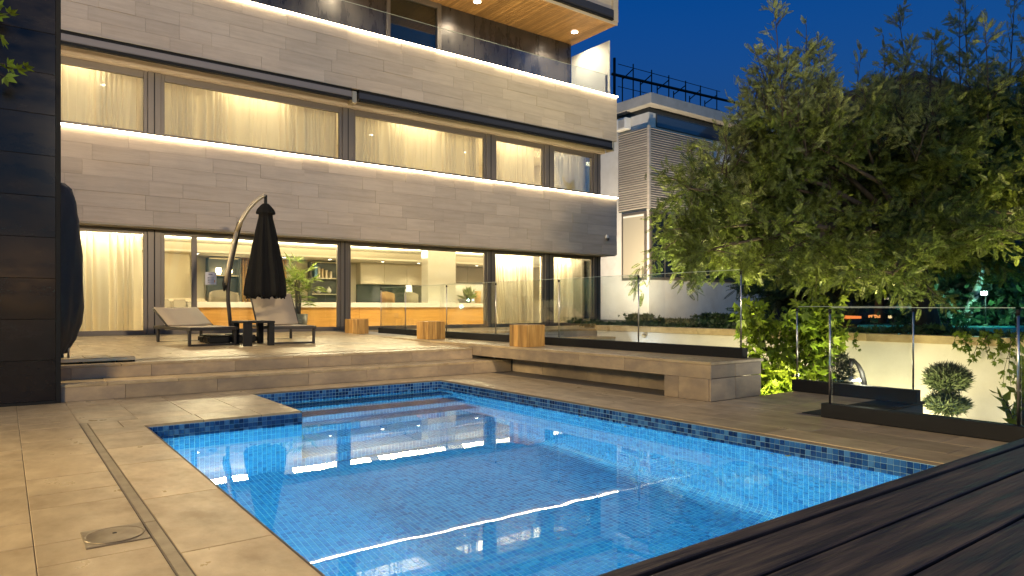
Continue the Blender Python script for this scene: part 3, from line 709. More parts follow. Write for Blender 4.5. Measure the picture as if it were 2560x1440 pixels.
def leafset(n, cen, rad, size, up=.3):
    """n loose leaves round a centre: returns V,F"""
    P = rng.normal(0, 1, (n, 3)); P /= np.linalg.norm(P, axis=1)[:, None]
    P = P * rng.uniform(.2, 1, (n, 1)) ** .5 * np.array(rad) + np.array(cen)
    return leaves(P, rng.normal(0, 1, (n, 3)) + np.array([0, 0, up]), size)
LEAF = np.array([[0, 0, 0], [.35, .32, .05], [1, 0, -.04], [.35, -.32, .05]])
def frames(D):
    D = D / (np.linalg.norm(D, axis=1)[:, None] + 1e-9)
    T = rng.normal(0, 1, D.shape); S_ = np.cross(D, T); S_ /= np.linalg.norm(S_, axis=1)[:, None] + 1e-9
    return D, S_, np.cross(D, S_)
def leaves(P, D, size, tmpl=LEAF):
    A, Bv, Cv = frames(D); n = len(P); s = np.asarray(size)[:, None, None] if np.ndim(size) else size
    V = P[:, None, :] + s * (tmpl[None, :, 0, None] * A[:, None] + tmpl[None, :, 1, None] * Bv[:, None] + tmpl[None, :, 2, None] * Cv[:, None])
    k = len(tmpl) // 4
    F = (np.arange(n * k) * 4)[:, None] + np.arange(4)[None]
    return V.reshape(-1, 3), F
def join(parts):
    Vs, Fs, b = [], [], 0
    for V, F in parts: Vs.append(V); Fs.append(F + b); b += len(V)
    return np.vstack(Vs), np.vstack(Fs)

# things on the worktops
def pot(name, label, x, y, z, r, h, col, leafn=0, lr=.2, cat='pot'):
    t = thing(name, label, cat, (x, y, z))
    MB().lathe([(r * .8, 0), (r, h), (r * .85, h), (r * .8, h * .8)], 20, (x, y, z)).build('pot', col, t)
    if leafn:
        P = np.tile(np.array([[x, y, z + h * .9]]), (leafn, 1)) + rng.normal(0, r * .3, (leafn, 3)) * np.array([1, 1, 0])
        V, F = leaves(P, rng.normal(0, .4, (leafn, 3)) + np.array([0, 0, 1]), rng.uniform(.6, 1.2, leafn) * lr, LEAF * np.array([1, .35, 1]))
        link('foliage', npmesh('foliage', V, F, M['palm']), None, t)
pot('potted_herb', 'small green potted plant on the kitchen counter right of the column', 13.05, 20.1, 1.13, .11, .16, M['shelf'], 90, .42, 'plant')
pot('planter_bowl', 'dark square planter on the counter beside the green plant', 12.75, 20.0, 1.13, .16, .15, M['shelf'])
pot('vase', 'tan vase at the right end of the kitchen counter', 13.35, 19.95, 1.13, .12, .42, M['tan'], cat='vase')
for i, (x, lb) in enumerate(((10.35, 'tan rounded chair behind the kitchen counter, left one'), (11.25, 'pale rounded chair behind the counter next to the column'))):
    t = thing('bar_chair', lb, 'chair', (x, 20.9, .352), 0)
    s_ = MB()
    prof = []
    for k in range(9):
        a = math.pi * k / 8; prof.append((x + .26 * math.cos(a), 20.9 + .22 * math.sin(a)))
    vs = []
    for k, (px, py) in enumerate(prof):
        h = 1.42 + .10 * math.sin(math.pi * k / 8); vs += [(px, py, 1.05), (px, py, h)]
    s_.add(vs, [(2 * k, 2 * k + 2, 2 * k + 3, 2 * k + 1) for k in range(8)], 0, True)
    b_ = s_.build('backrest', M['tan'] if i == 0 else M['cream'], t)
    md = b_.modifiers.new('s', 'SOLIDIFY'); md.thickness = .03
    MB().lathe([(.05, 1.0), (.25, 1.02), (.25, 1.08), (.05, 1.09)], 20, (x, 20.9, 0)).build('seat', M['tan'] if i == 0 else M['cream'], t)
    MB().lathe([(.2, .352), (.2, .37), (.03, .39), (.03, 1.0)], 16, (x, 20.9, 0)).build('pedestal', M['steel'], t)
lp = thing('table_lamp', 'white glowing table lamp beside the white column', 'lamp', (11.35, 21.5, 1.1))
MB().lathe([(.16, 1.2), (.10, 1.75)], 20, (11.35, 21.3, 0), cap=False).build('lamp_shade', emit('lamp_shade', (1, .82, .55), 3.0), lp)
MB().lathe([(.10, .352), (.10, .37), (.02, .4), (.02, 1.2)], 14, (11.35, 21.3, 0)).build('stem', M['steel'], lp)

# seating corner at the left
sf = thing('sofa', 'cream sofa seen through the glass at the left of the open room', 'sofa', (3.6, 20.4, .352))
B(2.9, 4.6, 19.7, 20.6, .45, .80).build('seat', M['cream'], sf, bev=.06, seg=3)
B(2.9, 4.6, 20.5, 20.85, .45, 1.25).build('backrest', M['cream'], sf, bev=.08, seg=3)
B(4.45, 4.75, 19.7, 20.8, .45, 1.05).build('armrest', M['cream'], sf, bev=.07, seg=3)
for k, (x, rz, lb) in enumerate(((3.45, .1, 'left taupe cushion on the cream sofa'), (3.85, -.1, 'right taupe cushion on the cream sofa'))):
    c_ = tag(MB().box(-.2, .2, -.06, .06, -.19, .19).build('cushion', M['taupe'], None, bev=.055, seg=3, loc=(x, 20.38, 1.02), rot=(R(-18), 0, rz)), lb, 'cushion')
iw = B(2.3, 4.35, 21.6, 21.75, .352, 2.56).build('partition_wall', M['intwall'], hs_)
# shelving
def shelving(x0, x1, y, z0, z1, n, label):
    t = thing('shelf_unit', label, 'shelf', ((x0 + x1) / 2, y, z0))
    B(x0, x1, y + .3, y + .33, z0, z1).build('back_panel', M['shelf'], t)
    for x in (x0, x1): B(x - .02, x + .02, y, y + .3, z0, z1).build('side_panel', M['shelf'], t)
    for k in range(n + 1):
        z = z0 + (z1 - z0) * k / n; B(x0 + .02, x1 - .02, y + .005, y + .295, z - .015, z + .015).build('shelf', M['cream'] if k else M['shelf'], t)
    return t
shelving(8.2, 9.5, 22.2, .352, 2.5, 4, 'dark open shelving with books behind the indoor palm')
z = .352 + 2.148 * .75 + .015
x = 8.32
for k, (w_, h_, cm, lb) in enumerate(((.10, .40, (.12, .25, .38), 'tall blue book standing on the dark shelves'), (.07, .33, (.7, .62, .45), 'cream book next to the blue one'), (.06, .30, (.55, .42, .25), 'tan book in the middle of the shelf'), (.08, .26, (.6, .5, .33), 'short beige book on the shelf'), (.06, .22, (.75, .66, .5), 'smallest cream book at the right of the shelf'))):
    tag(B(x, x + w_, 22.22, 22.42, z, z + h_).build('book', mat('book_cover', cm, .6), bev=.004), lb, 'book'); x += w_ + .03 + .02 * k
for k, (x, z_, lb) in enumerate(((8.5, 1.46, 'left round white ornament on the dark shelf'), (8.85, 1.46, 'middle round white ornament on the dark shelf'), (9.2, 1.46, 'right round white ornament on the dark shelf'))):
    tag(MB().lathe([(.02, 0), (.07, .04), (.08, .10), (.05, .16), (.015, .19), (.02, .22)], 16, (x, 22.3, z_)).build('ornament', M['white']), lb, 'ornament')
shelving(5.0, 5.9, 22.2, .352, 2.5, 4, 'tall dark cabinet with lit shelves behind the armchair')
for x, lb in ((5.3, 'left amber display lamp on the tall cabinet'), (5.62, 'right bright display lamp on the tall cabinet')):
    tag(MB().lathe([(.05, 0), (.09, .10), (.07, .2)], 14, (x, 22.25, 2.0)).build('display_lamp', M['warmbulb']), lb, 'lamp')
wp = thing('slat_wall', 'vertical oak slat panel on the back wall behind the parasol', 'panel', (6.7, 22.6, .352))
for k in range(16): B(6.1 + k * .09, 6.16 + k * .09, 22.60, 22.68, .36, 2.55).build('slat', M['oak'], wp)
tag(B(6.55, 7.15, 22.52, 22.59, 1.0, 2.1).build('wall_picture', M['shelf'], bev=.005), 'grey framed picture hung on the oak slat panel', 'picture')
ac = thing('armchair', 'brown rounded armchair left of the kitchen counter', 'armchair', (5.2, 20.9, .352))
MB().lathe([(.2, .4), (.42, .45), (.46, .75), (.3, .78)], 24, (5.2, 21.1, 0)).build('seat', M['taupe'], ac)
bb = MB(); vs = []
for k in range(13):
    a = math.pi * (k / 12) ; vs += [(5.2 + .46 * math.cos(a), 21.1 + .42 * math.sin(a), .7), (5.2 + .42 * math.cos(a), 21.15 + .42 * math.sin(a), 1.35 + .15 * math.sin(a))]
bb.add(vs, [(2 * k, 2 * k + 2, 2 * k + 3, 2 * k + 1) for k in range(12)], 0, True)
o_ = bb.build('backrest', M['taupe'], ac); o_.modifiers.new('s', 'SOLIDIFY').thickness = .08
# notice on the glass
nt_ = thing('notice', 'white paper notice with printed lines stuck to the sliding glass', 'notice', (4.03, 17.78, 1.5))
p0 = aty(513, 680, 17.79); p1 = aty(541, 712, 17.79)
B(p0.x, p1.x, 17.785, 17.790, p1.z, p0.z).build('sheet', M['paper'], nt_)
pw, ph_ = p1.x - p0.x, p0.z - p1.z
tx = MB()
for k in range(5): tx.box(p0.x + pw * (.30 + .07 * k), p0.x + pw * (.345 + .07 * k), 17.7835, 17.7848, p0.z - ph_ * .22, p0.z - ph_ * .14)
for rr in range(4):
    tx.box(p0.x + pw * .22, p0.x + pw * .38, 17.7835, 17.7848, p0.z - ph_ * (.46 + .12 * rr), p0.z - ph_ * (.42 + .12 * rr))
    for cc in range(3): tx.box(p0.x + pw * (.48 + .11 * cc), p0.x + pw * (.51 + .11 * cc), 17.7835, 17.7848, p0.z - ph_ * (.47 + .12 * rr), p0.z - ph_ * (.41 + .12 * rr))
tx.build('printed_text', M['ink'], nt_)
B(p0.x + pw * .80, p0.x + pw * .88, 17.7835, 17.7848, p0.z - ph_ * .82, p0.z - ph_ * .62).build('printed_mark', M['orange'], nt_)

# indoor fan palm
pm = thing('indoor_palm', 'large potted fan palm behind the glass right of the parasol', 'plant', (6.6, 18.9, .352))
MB().lathe([(.20, 0), (.24, .05), (.27, .45), (.22, .45), (.2, .4)], 24, (6.6, 18.9, .352)).build('pot', M['shelf'], pm)
tk = MB()
for k in range(4): tk.tube([(6.6 + .05 * math.cos(k * 1.6), 18.9 + .05 * math.sin(k * 1.6), .7), (6.6 + .08 * math.cos(k * 1.6), 18.9 + .08 * math.sin(k * 1.6), 1.3 + .2 * k)], .022, 7)
parts = []
for k in range(34):
    a = random.uniform(0, 6.28); el = random.uniform(-.2, 1.35); r0 = random.uniform(.3, .62)
    base = Vector((6.6, 18.9, random.uniform(1.1, 1.9)))
    tip = base + Vector((math.cos(a) * math.cos(el) * r0, math.sin(a) * math.cos(el) * r0 * .7, math.sin(el) * r0 * 1.1))
    tk.tube([base, base.lerp(tip, .5) + Vector((0, 0, .04)), tip], .006, 5)
    out = (tip - base).normalized(); side = out.cross(Vector((0, 0, 1))).normalized()
    m_ = 22
    ang = np.linspace(-2.0, 2.0, m_)
    D = np.array([[*(out * math.cos(t) + side * math.sin(t) + Vector((0, 0, -.25)))] for t in ang])
    parts.append(leaves(np.tile(np.array([[*tip]]), (m_, 1)), D, rng.uniform(.24, .36, m_), LEAF * np.array([1, .16, 1])))
tk.build('stem', M['bark'], pm)
V, F = join(parts); link('frond', npmesh('frond', V, F, M['palm']), None, pm)

# bring house and rooms to real size
for o in [o for o in bpy.data.objects if o not in _before and o.parent is None]:
    o.location = o.location * HOUSE_SCALE + Vector((0, 0, HOUSE_RISE))
    if o.type == 'LIGHT':
        l = o.data; l.energy *= HOUSE_SCALE ** 2
        if l.type == 'AREA': l.size *= HOUSE_SCALE; l.size_y *= HOUSE_SCALE
    else: o.scale = o.scale * HOUSE_SCALE

# ============================================================ TERRACE FURNITURE
def lounger(loc, rz, ang, label):
    t = thing('sun_lounger', label, 'sun lounger', loc, rz, 'sun loungers on the terrace')
    hinge = .98; L_ = .74; zt_ = .29
    fr = MB().box(-.37, -.33, 0, 1.62, zt_ - .05, zt_).box(.33, .37, 0, 1.62, zt_ - .05, zt_).box(-.33, .33, 0, .04, zt_ - .05, zt_).box(-.33, .33, 1.58, 1.62, zt_ - .05, zt_)
    fr.build('frame', M['loungef'], t, bev=.006, world=False)
    for y in (.06, 1.42):
        for x in (-.37, .33): B(x, x + .04, y, y + .05, .028, zt_ - .05).build('leg', M['loungef'], t, bev=.005, world=False)
        B(-.37, .37, y, y + .05, 0, .028).build('leg_rail', M['loungef'], t, bev=.005, world=False)
    se = MB(); n = 14; vs = []
    for i in range(n + 1):
        y = .02 + (hinge - .02) * i / n
        for x in (-.33, -.11, .11, .33): vs.append((x, y, zt_ + .006 - .010 * (1 - (x / .33) ** 2)))
    se.add(vs, [(4 * i + j, 4 * i + j + 1, 4 * i + j + 5, 4 * i + j + 4) for i in range(n) for j in range(3)], 0, True)
    o = se.build('seat', M['lounge'], t, world=False); o.modifiers.new('s', 'SOLIDIFY').thickness = .012
    bk = MB(); vs = []
    for i in range(n + 1):
        d = L_ * i / n
        for x in (-.35, -.12, .12, .35):
            b_ = .015 * (1 - (x / .35) ** 2)
            vs.append((x, hinge + d * math.cos(ang) + b_ * math.sin(ang), zt_ + .012 + d * math.sin(ang) - b_ * math.cos(ang)))
    bk.add(vs, [(4 * i + j, 4 * i + j + 1, 4 * i + j + 5, 4 * i + j + 4) for i in range(n) for j in range(3)], 0, True)
    o = bk.build('backrest', M['lounge'], t, world=False); o.modifiers.new('s', 'SOLIDIFY').thickness = .014
    bf = MB()
    for x in (-.36, .36): bf.tube([(x, hinge, zt_), (x, hinge + L_ * math.cos(ang), zt_ + L_ * math.sin(ang))], .014, 8)
    bf.tube([(-.36, hinge + L_ * math.cos(ang), zt_ + L_ * math.sin(ang)), (.36, hinge + L_ * math.cos(ang), zt_ + L_ * math.sin(ang))], .014, 8)
    bf.tube([(-.2, hinge + .5 * math.cos(ang), zt_ + .5 * math.sin(ang)), (-.2, hinge + .5 * math.cos(ang) + .12, zt_ - .02)], .010, 6)
    bf.tube([(.2, hinge + .5 * math.cos(ang), zt_ + .5 * math.sin(ang)), (.2, hinge + .5 * math.cos(ang) + .12, zt_ - .02)], .010, 6)
    bf.build('back_frame', M['loungef'], t, world=False)
    return t
lounger((2.63, 11.27, .394), R(9), R(23), 'taupe sun lounger with low tilted backrest left of the side table')
lounger((3.83, 11.15, .392), R(-3), R(47), 'taupe sun lounger with steep backrest under the closed parasol')

tb = thing('side_table', 'low black side table between the two sun loungers', 'table', (3.22, 11.3, .39))
B(2.97, 3.46, 10.96, 11.66, .742, .776).build('table_top', M['blackmetal'], tb, bev=.004)
for x, y, wx, wy in ((2.98, 10.97, .13, .05), (3.37, 10.97, .085, .11), (2.98, 11.54, .09, .11), (3.37, 11.54, .085, .11)):
    B(x, x + wx, y, y + wy, .388 + SL * (y - 11.0), .742).build('leg', M['blackmetal'], tb, bev=.004)

ps = thing('cantilever_parasol', 'closed black cantilever parasol with curved bronze arm on the terrace', 'parasol', (3.0, 12.2, .40))
for x0, x1, y0, y1 in ((2.62, 3.0, 11.68, 12.04), (3.02, 3.4, 11.68, 12.04), (2.62, 3.0, 12.06, 12.42), (3.02, 3.4, 12.06, 12.42)):
    B(x0, x1, y0, y1, .40 + SL * (y0 - 11.6), .535).build('base_weight', M['black'], ps, bev=.03, seg=3)
def pix(l, y0, y1): return [aty(u, v, y0 + (y1 - y0) * i / (len(l) - 1)) for i, (u, v) in enumerate(l)]
mast = pix([(577, 822), (574, 790), (570, 750), (570, 715), (575, 675), (583, 635), (592, 595), (599, 565)], 12.2, 12.1)
MB().tube(mast, .032, 10).build('mast', M['loungef'], ps)
arm = pix([(563, 712), (568, 680), (575, 645), (583, 610), (592, 578), (604, 550), (620, 524), (640, 502), (655, 492), (664, 488)], 12.14, 11.9)
MB().tube(arm[:5], .030, 10).build('lower_arm', M['alu'], ps)
MB().tube(arm[4:], .033, 10).build('upper_arm', M['alu'], ps)
MB().tube(pix([(584, 612), (592, 582), (600, 556)], 12.13, 12.08), .045, 10).build('joint_sleeve', M['black'], ps)
MB().tube(pix([(566, 690), (562, 710), (560, 728)], 12.15, 12.15), [.038, .042, .012], 10).build('handle', M['black'], ps)
cy_ = 11.9; cx_ = aty(664, 600, cy_).x; kz = .944
MB().tube([(cx_, cy_, 2.91), (cx_, cy_, 2.68)], .028, 8).build('hub', M['black'], ps)
prof = [(2.87, .05), (2.84, .085), (2.76, .15), (2.70, .168), (2.685, .165), (2.675, .12), (2.60, .125), (2.40, .165), (2.1, .215), (1.8, .262), (1.5, .31), (1.3, .335), (1.19, .335), (1.17, .30)]
vs = []; n = 96
for k, (z, r) in enumerate(prof):
    for j in range(n):
        a = 2 * math.pi * j / n; f = min(1, max(0, (2.9 - z) / .6))
        rr = r * (1 + .11 * f * math.sin(8 * a + .5 * math.sin(3 * z)) + .05 * f * math.sin(19 * a + 2 * z))
        zz = z + (.025 * math.sin(8 * a) if z < 1.25 else 0)
        rr *= kz; vs.append((cx_ + rr * math.cos(a), cy_ + rr * math.sin(a), 1 + (zz - 1) * kz))
cn = MB().add(vs, [(k * n + j, k * n + (j + 1) % n, (k + 1) * n + (j + 1) % n, (k + 1) * n + j) for k in range(len(prof) - 1) for j in range(n)], 0, True)
cn.build('canopy', M['canopy'], ps)
for j in range(8):
    a = 2 * math.pi * j / 8 + .3; MB().lathe([(.012, 0), (.016, -.02), (.012, -.045)], 8, (cx_ + .31 * math.cos(a), cy_ + .31 * math.sin(a), 1.18)).build('rib_end', M['black'], ps)

# covered heater beside the black wall
cvd = thing('covered_stand', 'tall stand under a black fabric cover half hidden behind the black wall', 'covered stand', (.47, 9.45, .35))
prof = [(2.44, .04), (2.42, .11), (2.36, .17), (2.2, .21), (2.0, .235), (1.6, .25), (1.3, .262), (1.0, .262), (.8, .24), (.62, .19), (.50, .13), (.46, .11)]
vs = []; n = 72
for k, (z, r) in enumerate(prof):
    for j in range(n):
        a = 2 * math.pi * j / n
        rr = r * (1 + .07 * math.sin(5 * a + 2.2 * z) + .04 * math.sin(11 * a - 5 * z) + .02 * math.sin(23 * a + 9 * z))
        vs.append((.47 + rr * math.cos(a), 9.45 + rr * math.sin(a), z))
MB().add(vs, [(k * n + j, k * n + (j + 1) % n, (k + 1) * n + (j + 1) % n, (k + 1) * n + j) for k in range(len(prof) - 1) for j in range(n)] + [tuple(range(n))], 0, True).build('fabric_cover', M['cover'], cvd)
MB().tube([(.54, 9.42, .41), (.54, 9.42, .62)], .016, 8).tube([(.60, 9.42, .41), (.60, 9.42, .62)], .012, 8).build('pole', M['steel'], cvd)
pt = thing('paving_pallet', 'low grating platform of stone slabs on metal supports by the black wall', 'platform', (.6, 9.4, .35))
for k in range(6):
    x0 = -.25 + k * .25; link('slab', cbox(.242, .56, .022, .003, M['deck']), None, pt, (x0 + .125, 9.46, .412))
MB().box(-.25, 1.25, 9.17, 9.19, .372, .402).box(-.25, 1.25, 9.73, 9.75, .372, .402).box(1.23, 1.25, 9.19, 9.73, .372, .402).build('edge_rail', M['alu'], pt)
for x in (.0, .35, .7, 1.05, 1.23): B(x, x + .02, 9.2, 9.72, .350, .389).build('support', M['black'], pt)

# timber cubes on the bench
for (x, y, rz, lb) in ((6.20, 7.96, R(7), 'nearest teak cube stool on the stone bench'), (6.24, 10.86, R(5), 'middle teak cube stool on the stone bench'), (6.12, 13.85, R(4), 'farthest teak cube stool near the windows')):
    t = thing('cube_stool', lb, 'stool', (x, y, .4155), rz, 'teak cube stools')
    st_ = .0925
    for i in range(4):
        for j in range(4): link('stave', cbox(st_ - .0008, st_ - .0008, .32 - random.uniform(0, .002), .0015, M['cube']), None, t, (-.185 + st_ * (i + .5), -.185 + st_ * (j + .5), .32), world=False)

# ------------------------------------------------------------ glass balustrades
def balustrade(label, x, ys, z0, kh, zt, kerb=(None, None), pr_=.009, kt=.05):
    y0, y1 = min(ys), max(ys)
    t = thing('glass_balustrade', label, 'balustrade', (x, (y0 + y1) / 2, z0), 0)
    B(x - kt, x + kt, kerb[0] or y0 - .05, kerb[1] or y1 + .05, z0, z0 + kh).build('kerb', M['blackmetal'], t, bev=.003)
    for i, y in enumerate(ys):
        p = MB().tube([(x - .004, y, z0 + kh), (x - .004, y, zt - .01)], pr_, 10).build('post', M['steel'], t)
        MB().lathe([(.001, .02), (pr_ * 1.5, .02), (pr_ * 1.5, -.02), (.001, -.02)], 12, (x - .004, y, zt - .03)).build('clamp', M['blackmetal'], p)
    for a, b in zip(ys[:-1], ys[1:]):
        a, b = min(a, b), max(a, b)
        g_ = B(x - .006, x + .006, a + .018, b - .018, z0 + kh - .02, zt).build('glass_panel', M['bglass'], t)
        MB().box(x - .0065, x + .0065, a + .018, b - .018, zt + .0005, zt + .005).build('glass_edge', M['bedge'], g_)
    return t
balustrade('long glass balustrade with black kerb standing on the stone bench', 6.72, [4.67, 6.23, 7.84, 9.49, 11.10, 12.75, 13.9], .4155, .118, 1.42)
balustrade('near glass balustrade with black kerb along the deck at the right edge', 6.0, [3.24, 1.81, .5], 0, .125, .99, (None, 3.30))
balustrade('short glass balustrade with black kerb above the stair opening', 7.55, [4.48, 3.19], 0.002, .138, 1.0, (3.14, 4.52))

# ------------------------------------------------------------ garden wall
gw = thing('garden_wall', 'cream rendered garden wall with stone coping lit from below', 'wall', (12.1, 3, -1.3))
B(12.0, 12.25, -9, 12.54, -1.9, .405).build('render', M['plaster'], gw)
for a, b in rowy(-9, 12.54, (1.3, 1.5, 1.8)): link('coping_stone', cbox(.34, b - a - .005, .13, .004, M['deck']), None, gw, (12.11, (a + b) / 2, .54))
for yy, p in ((-1.2, 85), (1.0, 108), (3.0, 120), (5.0, 115), (6.6, 160), (8.6, 75)):
    spot('wall_uplight_lamp', (11.25, yy, -1.15), (12.1, yy, .1), p * 1.0, (1.0, .84, .46), 150, .9, .06)
spot('court_lamp', (11.3, 10.9, -.25), (12.0, 10.9, -.1), 30, (.72, .85, 1.0), 150, .9, .05)
fx = thing('wall_light', 'small bright lamp on the court wall beyond the bench glass', 'lamp', (11.95, 10.9, .35))
MB().lathe([(.03, 0), (.05, -.04), (.05, -.09), (.02, -.1)], 14, (11.93, 10.9, .38)).build('housing', M['alu'], fx)

spot('passage_lamp', (18.0, 17.6, .6), (22.0, 22.0, 8.5), 4600, (1, .84, .6), 140, .9, .1)
# arched garden lamp
al = thing('arched_garden_lamp', 'curved dark garden lamp with hanging lantern behind the short balustrade', 'lamp', (8.25, 4.05, -1.3))
ar = [atx(u, v, 8.2) for u, v in ((2163, 1010), (2160, 955), (2154, 930), (2145, 912), (2134, 900), (2123, 897))]
MB().tube([Vector((ar[0].x, ar[0].y, -1.3))] + ar, [.03] * 3 + [.028, .024, .018, .010], 10).build('arm', M['blackmetal'], al)
h0 = atx(2127, 898, 8.2); h1 = atx(2128, 950, 8.2)
MB().tube([h0, h1], .006, 6).build('chain', M['blackmetal'], al)
MB().lathe([(.005, .05), (.022, .02), (.03, -.01), (.012, -.04)], 12, tuple(h0.lerp(h1, .22))).build('finial', M['blackmetal'], al)
MB().lathe([(.008, .05), (.03, .02), (.085, -.015), (.08, -.02)], 16, tuple(h1)).build('lantern_shade', M['steel'], al)
b0 = atx(2148, 950, 8.2)
MB().lathe([(.001, .02), (.03, .012), (.03, -.012), (.001, -.02)], 12, tuple(b0)).build('bulb', M['bulb'], al)
point('garden_lamp_light', tuple(b0 + Vector((-.1, -.1, .1))), 16, (1, .9, .7), .04)

# ============================================================ NEIGHBOURING BUILDINGS
nb = thing('neighbour_house', 'white neighbouring house with louvred upper floor right of the main house', 'house', (25, 22, .4))
NXc, NYc = 22.0, 19.82
nx1 = 28.6
B(NXc + .02, nx1 + 2, NYc + .02, 31, .3, 9.3).build('wall', M['plaster'], nb)
B(NXc - .25, 31.5, NYc - .35, 31, 9.55, 10.0).build('roof_slab', M['concrete'], nb, bev=.01)
B(NXc + .15, nx1, NYc + .12, 30, 9.3, 9.55).build('roof_underside', M['shelf'], nb)
yl = [atx(1550, 400, NXc).y, NYc]
lz0, lz1 = 5.18, 8.62
n = 34
lb_ = cbox(.05, yl[0] - NYc, .062, .006, M['louvre'])
for k in range(n): link('louvre_slat', lb_, None, nb, (NXc - .08, (yl[0] + NYc) / 2, lz0 + (k + 1) * (lz1 - lz0) / n), (0, R(18), 0))
B(NXc - .04, NXc + .02, NYc - .06, yl[0] + .03, lz0, lz1 + .04).build('louvre_backing', M['shelf'], nb)
xr = aty(1775, 400, NYc).x
lb2 = cbox(xr - NXc, .05, .062, .006, M['louvre'])
for k in range(n): link('louvre_slat', lb2, None, nb, ((NXc + xr) / 2, NYc - .08, lz0 + (k + 1) * (lz1 - lz0) / n), (R(-18), 0, 0))
B(NXc - .02, xr, NYc - .04, NYc + .02, lz0, lz1 + .04).build('louvre_backing', M['shelf'], nb)
B(NXc - .13, NXc - .0, NYc - .13, NYc + .0, lz0 - .05, lz1 + .08).build('corner_post', M['louvre'], nb, bev=.01)
# windows: clerestory and lower floor
w = B(NXc + .45, nx1 - .3, NYc - .02, NYc + .03, 8.72, 9.28).build('window', M['shelf'], nb)
B(NXc + .5, nx1 - .4, NYc - .03, NYc - .021, 8.76, 9.24).build('pane', mat('sky_glass', (.05, .07, .1), .05, spec=1.0), w)
y1_ = atx(1556, 600, NXc).y
w = MB().box(NXc - .05, NXc + .03, NYc + .12, y1_, 2.15, 5.1).build('window', M['frame'], nb)
B(NXc - .058, NXc - .051, NYc + .22, y1_ - .1, 2.27, 5.0).build('pane', mat('blind_glass', (.42, .37, .27), .12, spec=.8), w)
B(NXc - .07, NXc - .06, NYc + .24, y1_ - .12, 4.9, 4.97).build('blind_rail', M['led'] if False else M['white'], w)
x2 = aty(1745, 600, NYc).x + 3
w = MB().box(NXc + .05, x2, NYc - .05, NYc + .02, 2.15, 5.1).build('window', M['frame'], nb)
px = [NXc + .12, NXc + .95, NXc + 3.2, x2 - .1]
for a, b in zip(px[:-1], px[1:]): B(a + .04, b - .04, NYc - .06, NYc - .051, 2.27, 5.0).build('pane', mat('dark_glass', (.012, .02, .028), .04, spec=1.0), w)
acn = MB().box(NXc - .34, NXc - .0, atx(1578, 290, NXc).y, atx(1549, 290, NXc).y, 8.75, 9.25).build('air_conditioner', M['white'], nb, bev=.02)
B(NXc - .36, NXc - .33, atx(1574, 290, NXc).y, atx(1560, 290, NXc).y, 8.82, 9.18).build('fan_grille', M['concrete'], acn)
# lower wing
wg = thing('neighbour_annex', 'dark blue-grey low annex behind the tree with pale roof edge', 'annex', (38, 25, .4))
B(31.0, 60, 24, 34, .3, 6.6).build('wall', mat('annex_render', (.20, .21, .24), .8), wg)
B(30.5, 60, 23.6, 34.3, 6.6, 6.95).build('roof', M['concrete'], wg)
for k in range(5):
    w = B(32 + k * 3, 34 + k * 3, 23.94, 24.0, 3.2, 5.6).build('window', M['shelf'], wg); B(32.1 + k * 3, 33.9 + k * 3, 23.93, 23.939, 3.3, 5.5).build('pane', M['black'], w)
B(33.0, 40, 23.9, 24, .42, 1.7).build('garage_opening', M['black'], wg)
# building with scaffold on its roof
sb = thing('flat_roofed_building', 'dark flat-roofed building behind the neighbour carrying scaffold', 'building', (30, 34, .4))
B(18, 60, 34, 46, .3, 13.2).build('wall', mat('rear_render', (.10, .10, .11), .8), sb)
B(17.6, 60, 33.6, 46, 13.2, 13.5).build('roof', M['roofdark'], sb)
sfd = thing('roof_scaffold', 'black scaffold frames standing along the flat roof against the sky', 'scaffold', (27, 34, 13.5))
for k, u in enumerate((1556, 1583, 1601, 1629, 1643, 1672, 1684, 1714, 1724, 1751, 1762, 1792)):
    p = aty(u, 250, 34.0 + (.0 if k % 2 else 1.2)); top = (aty(1583 + (1792 - 1583) * (u - 1583) / 209, 160 + (224 - 157) * (u - 1583) / 209, 34)).z
    MB().tube([(p.x, p.y, 13.5), (p.x, p.y, top - (0 if k % 2 else .5))], .045, 6).build('upright', M['black'], sfd)
    if k % 2: q = aty((1556, 1601, 1643, 1684, 1724, 1762)[k // 2], 250, 35.2); MB().tube([(p.x, p.y, top - .35), (q.x, q.y, top - .75)], .04, 6).build('brace', M['black'], sfd)
ra = aty(1530, 185, 34); rb = aty(1990, 292, 34)
MB().tube([ra, rb], .10, 6).build('ledger', M['black'], sfd)
for dv in (-26, 30): MB().tube([aty(1545, 186 + dv, 34), aty(1800, 251 + dv * .85, 34)], .025, 5).build('guard_rail', M['black'], sfd)
MB().tube([aty(1536, 145, 34), aty(1536, 250, 34)], .10, 6).build('upright', M['black'], sfd)
# gabled dark building behind the tree
gb = thing('gabled_building', 'dark gabled roof silhouette rising behind the tree', 'building', (34, 16, .4))
gx = 34
g0, g1, g2 = atx(1930, 300, gx), atx(2300, 196, gx), atx(2700, 330, gx)
MB().prism([(gx, g0.y, .3), (gx, g2.y, .3), (gx, g2.y, g2.z), (gx, g1.y, g1.z), (gx, g0.y, g0.z)], (14, 0, 0)).build('wall', M['roofdark'], gb)
MB().prism([(gx - .4, g0.y + .4, g0.z - .1), (gx - .4, g1.y, g1.z), (gx - .4, g2.y - .4, g2.z - .1), (gx - .4, g2.y - .4, g2.z + .15), (gx - .4, g1.y, g1.z + .28), (gx - .4, g0.y + .4, g0.z + .15)], (15, 0, 0)).build('roof', M['roofdark'], gb)

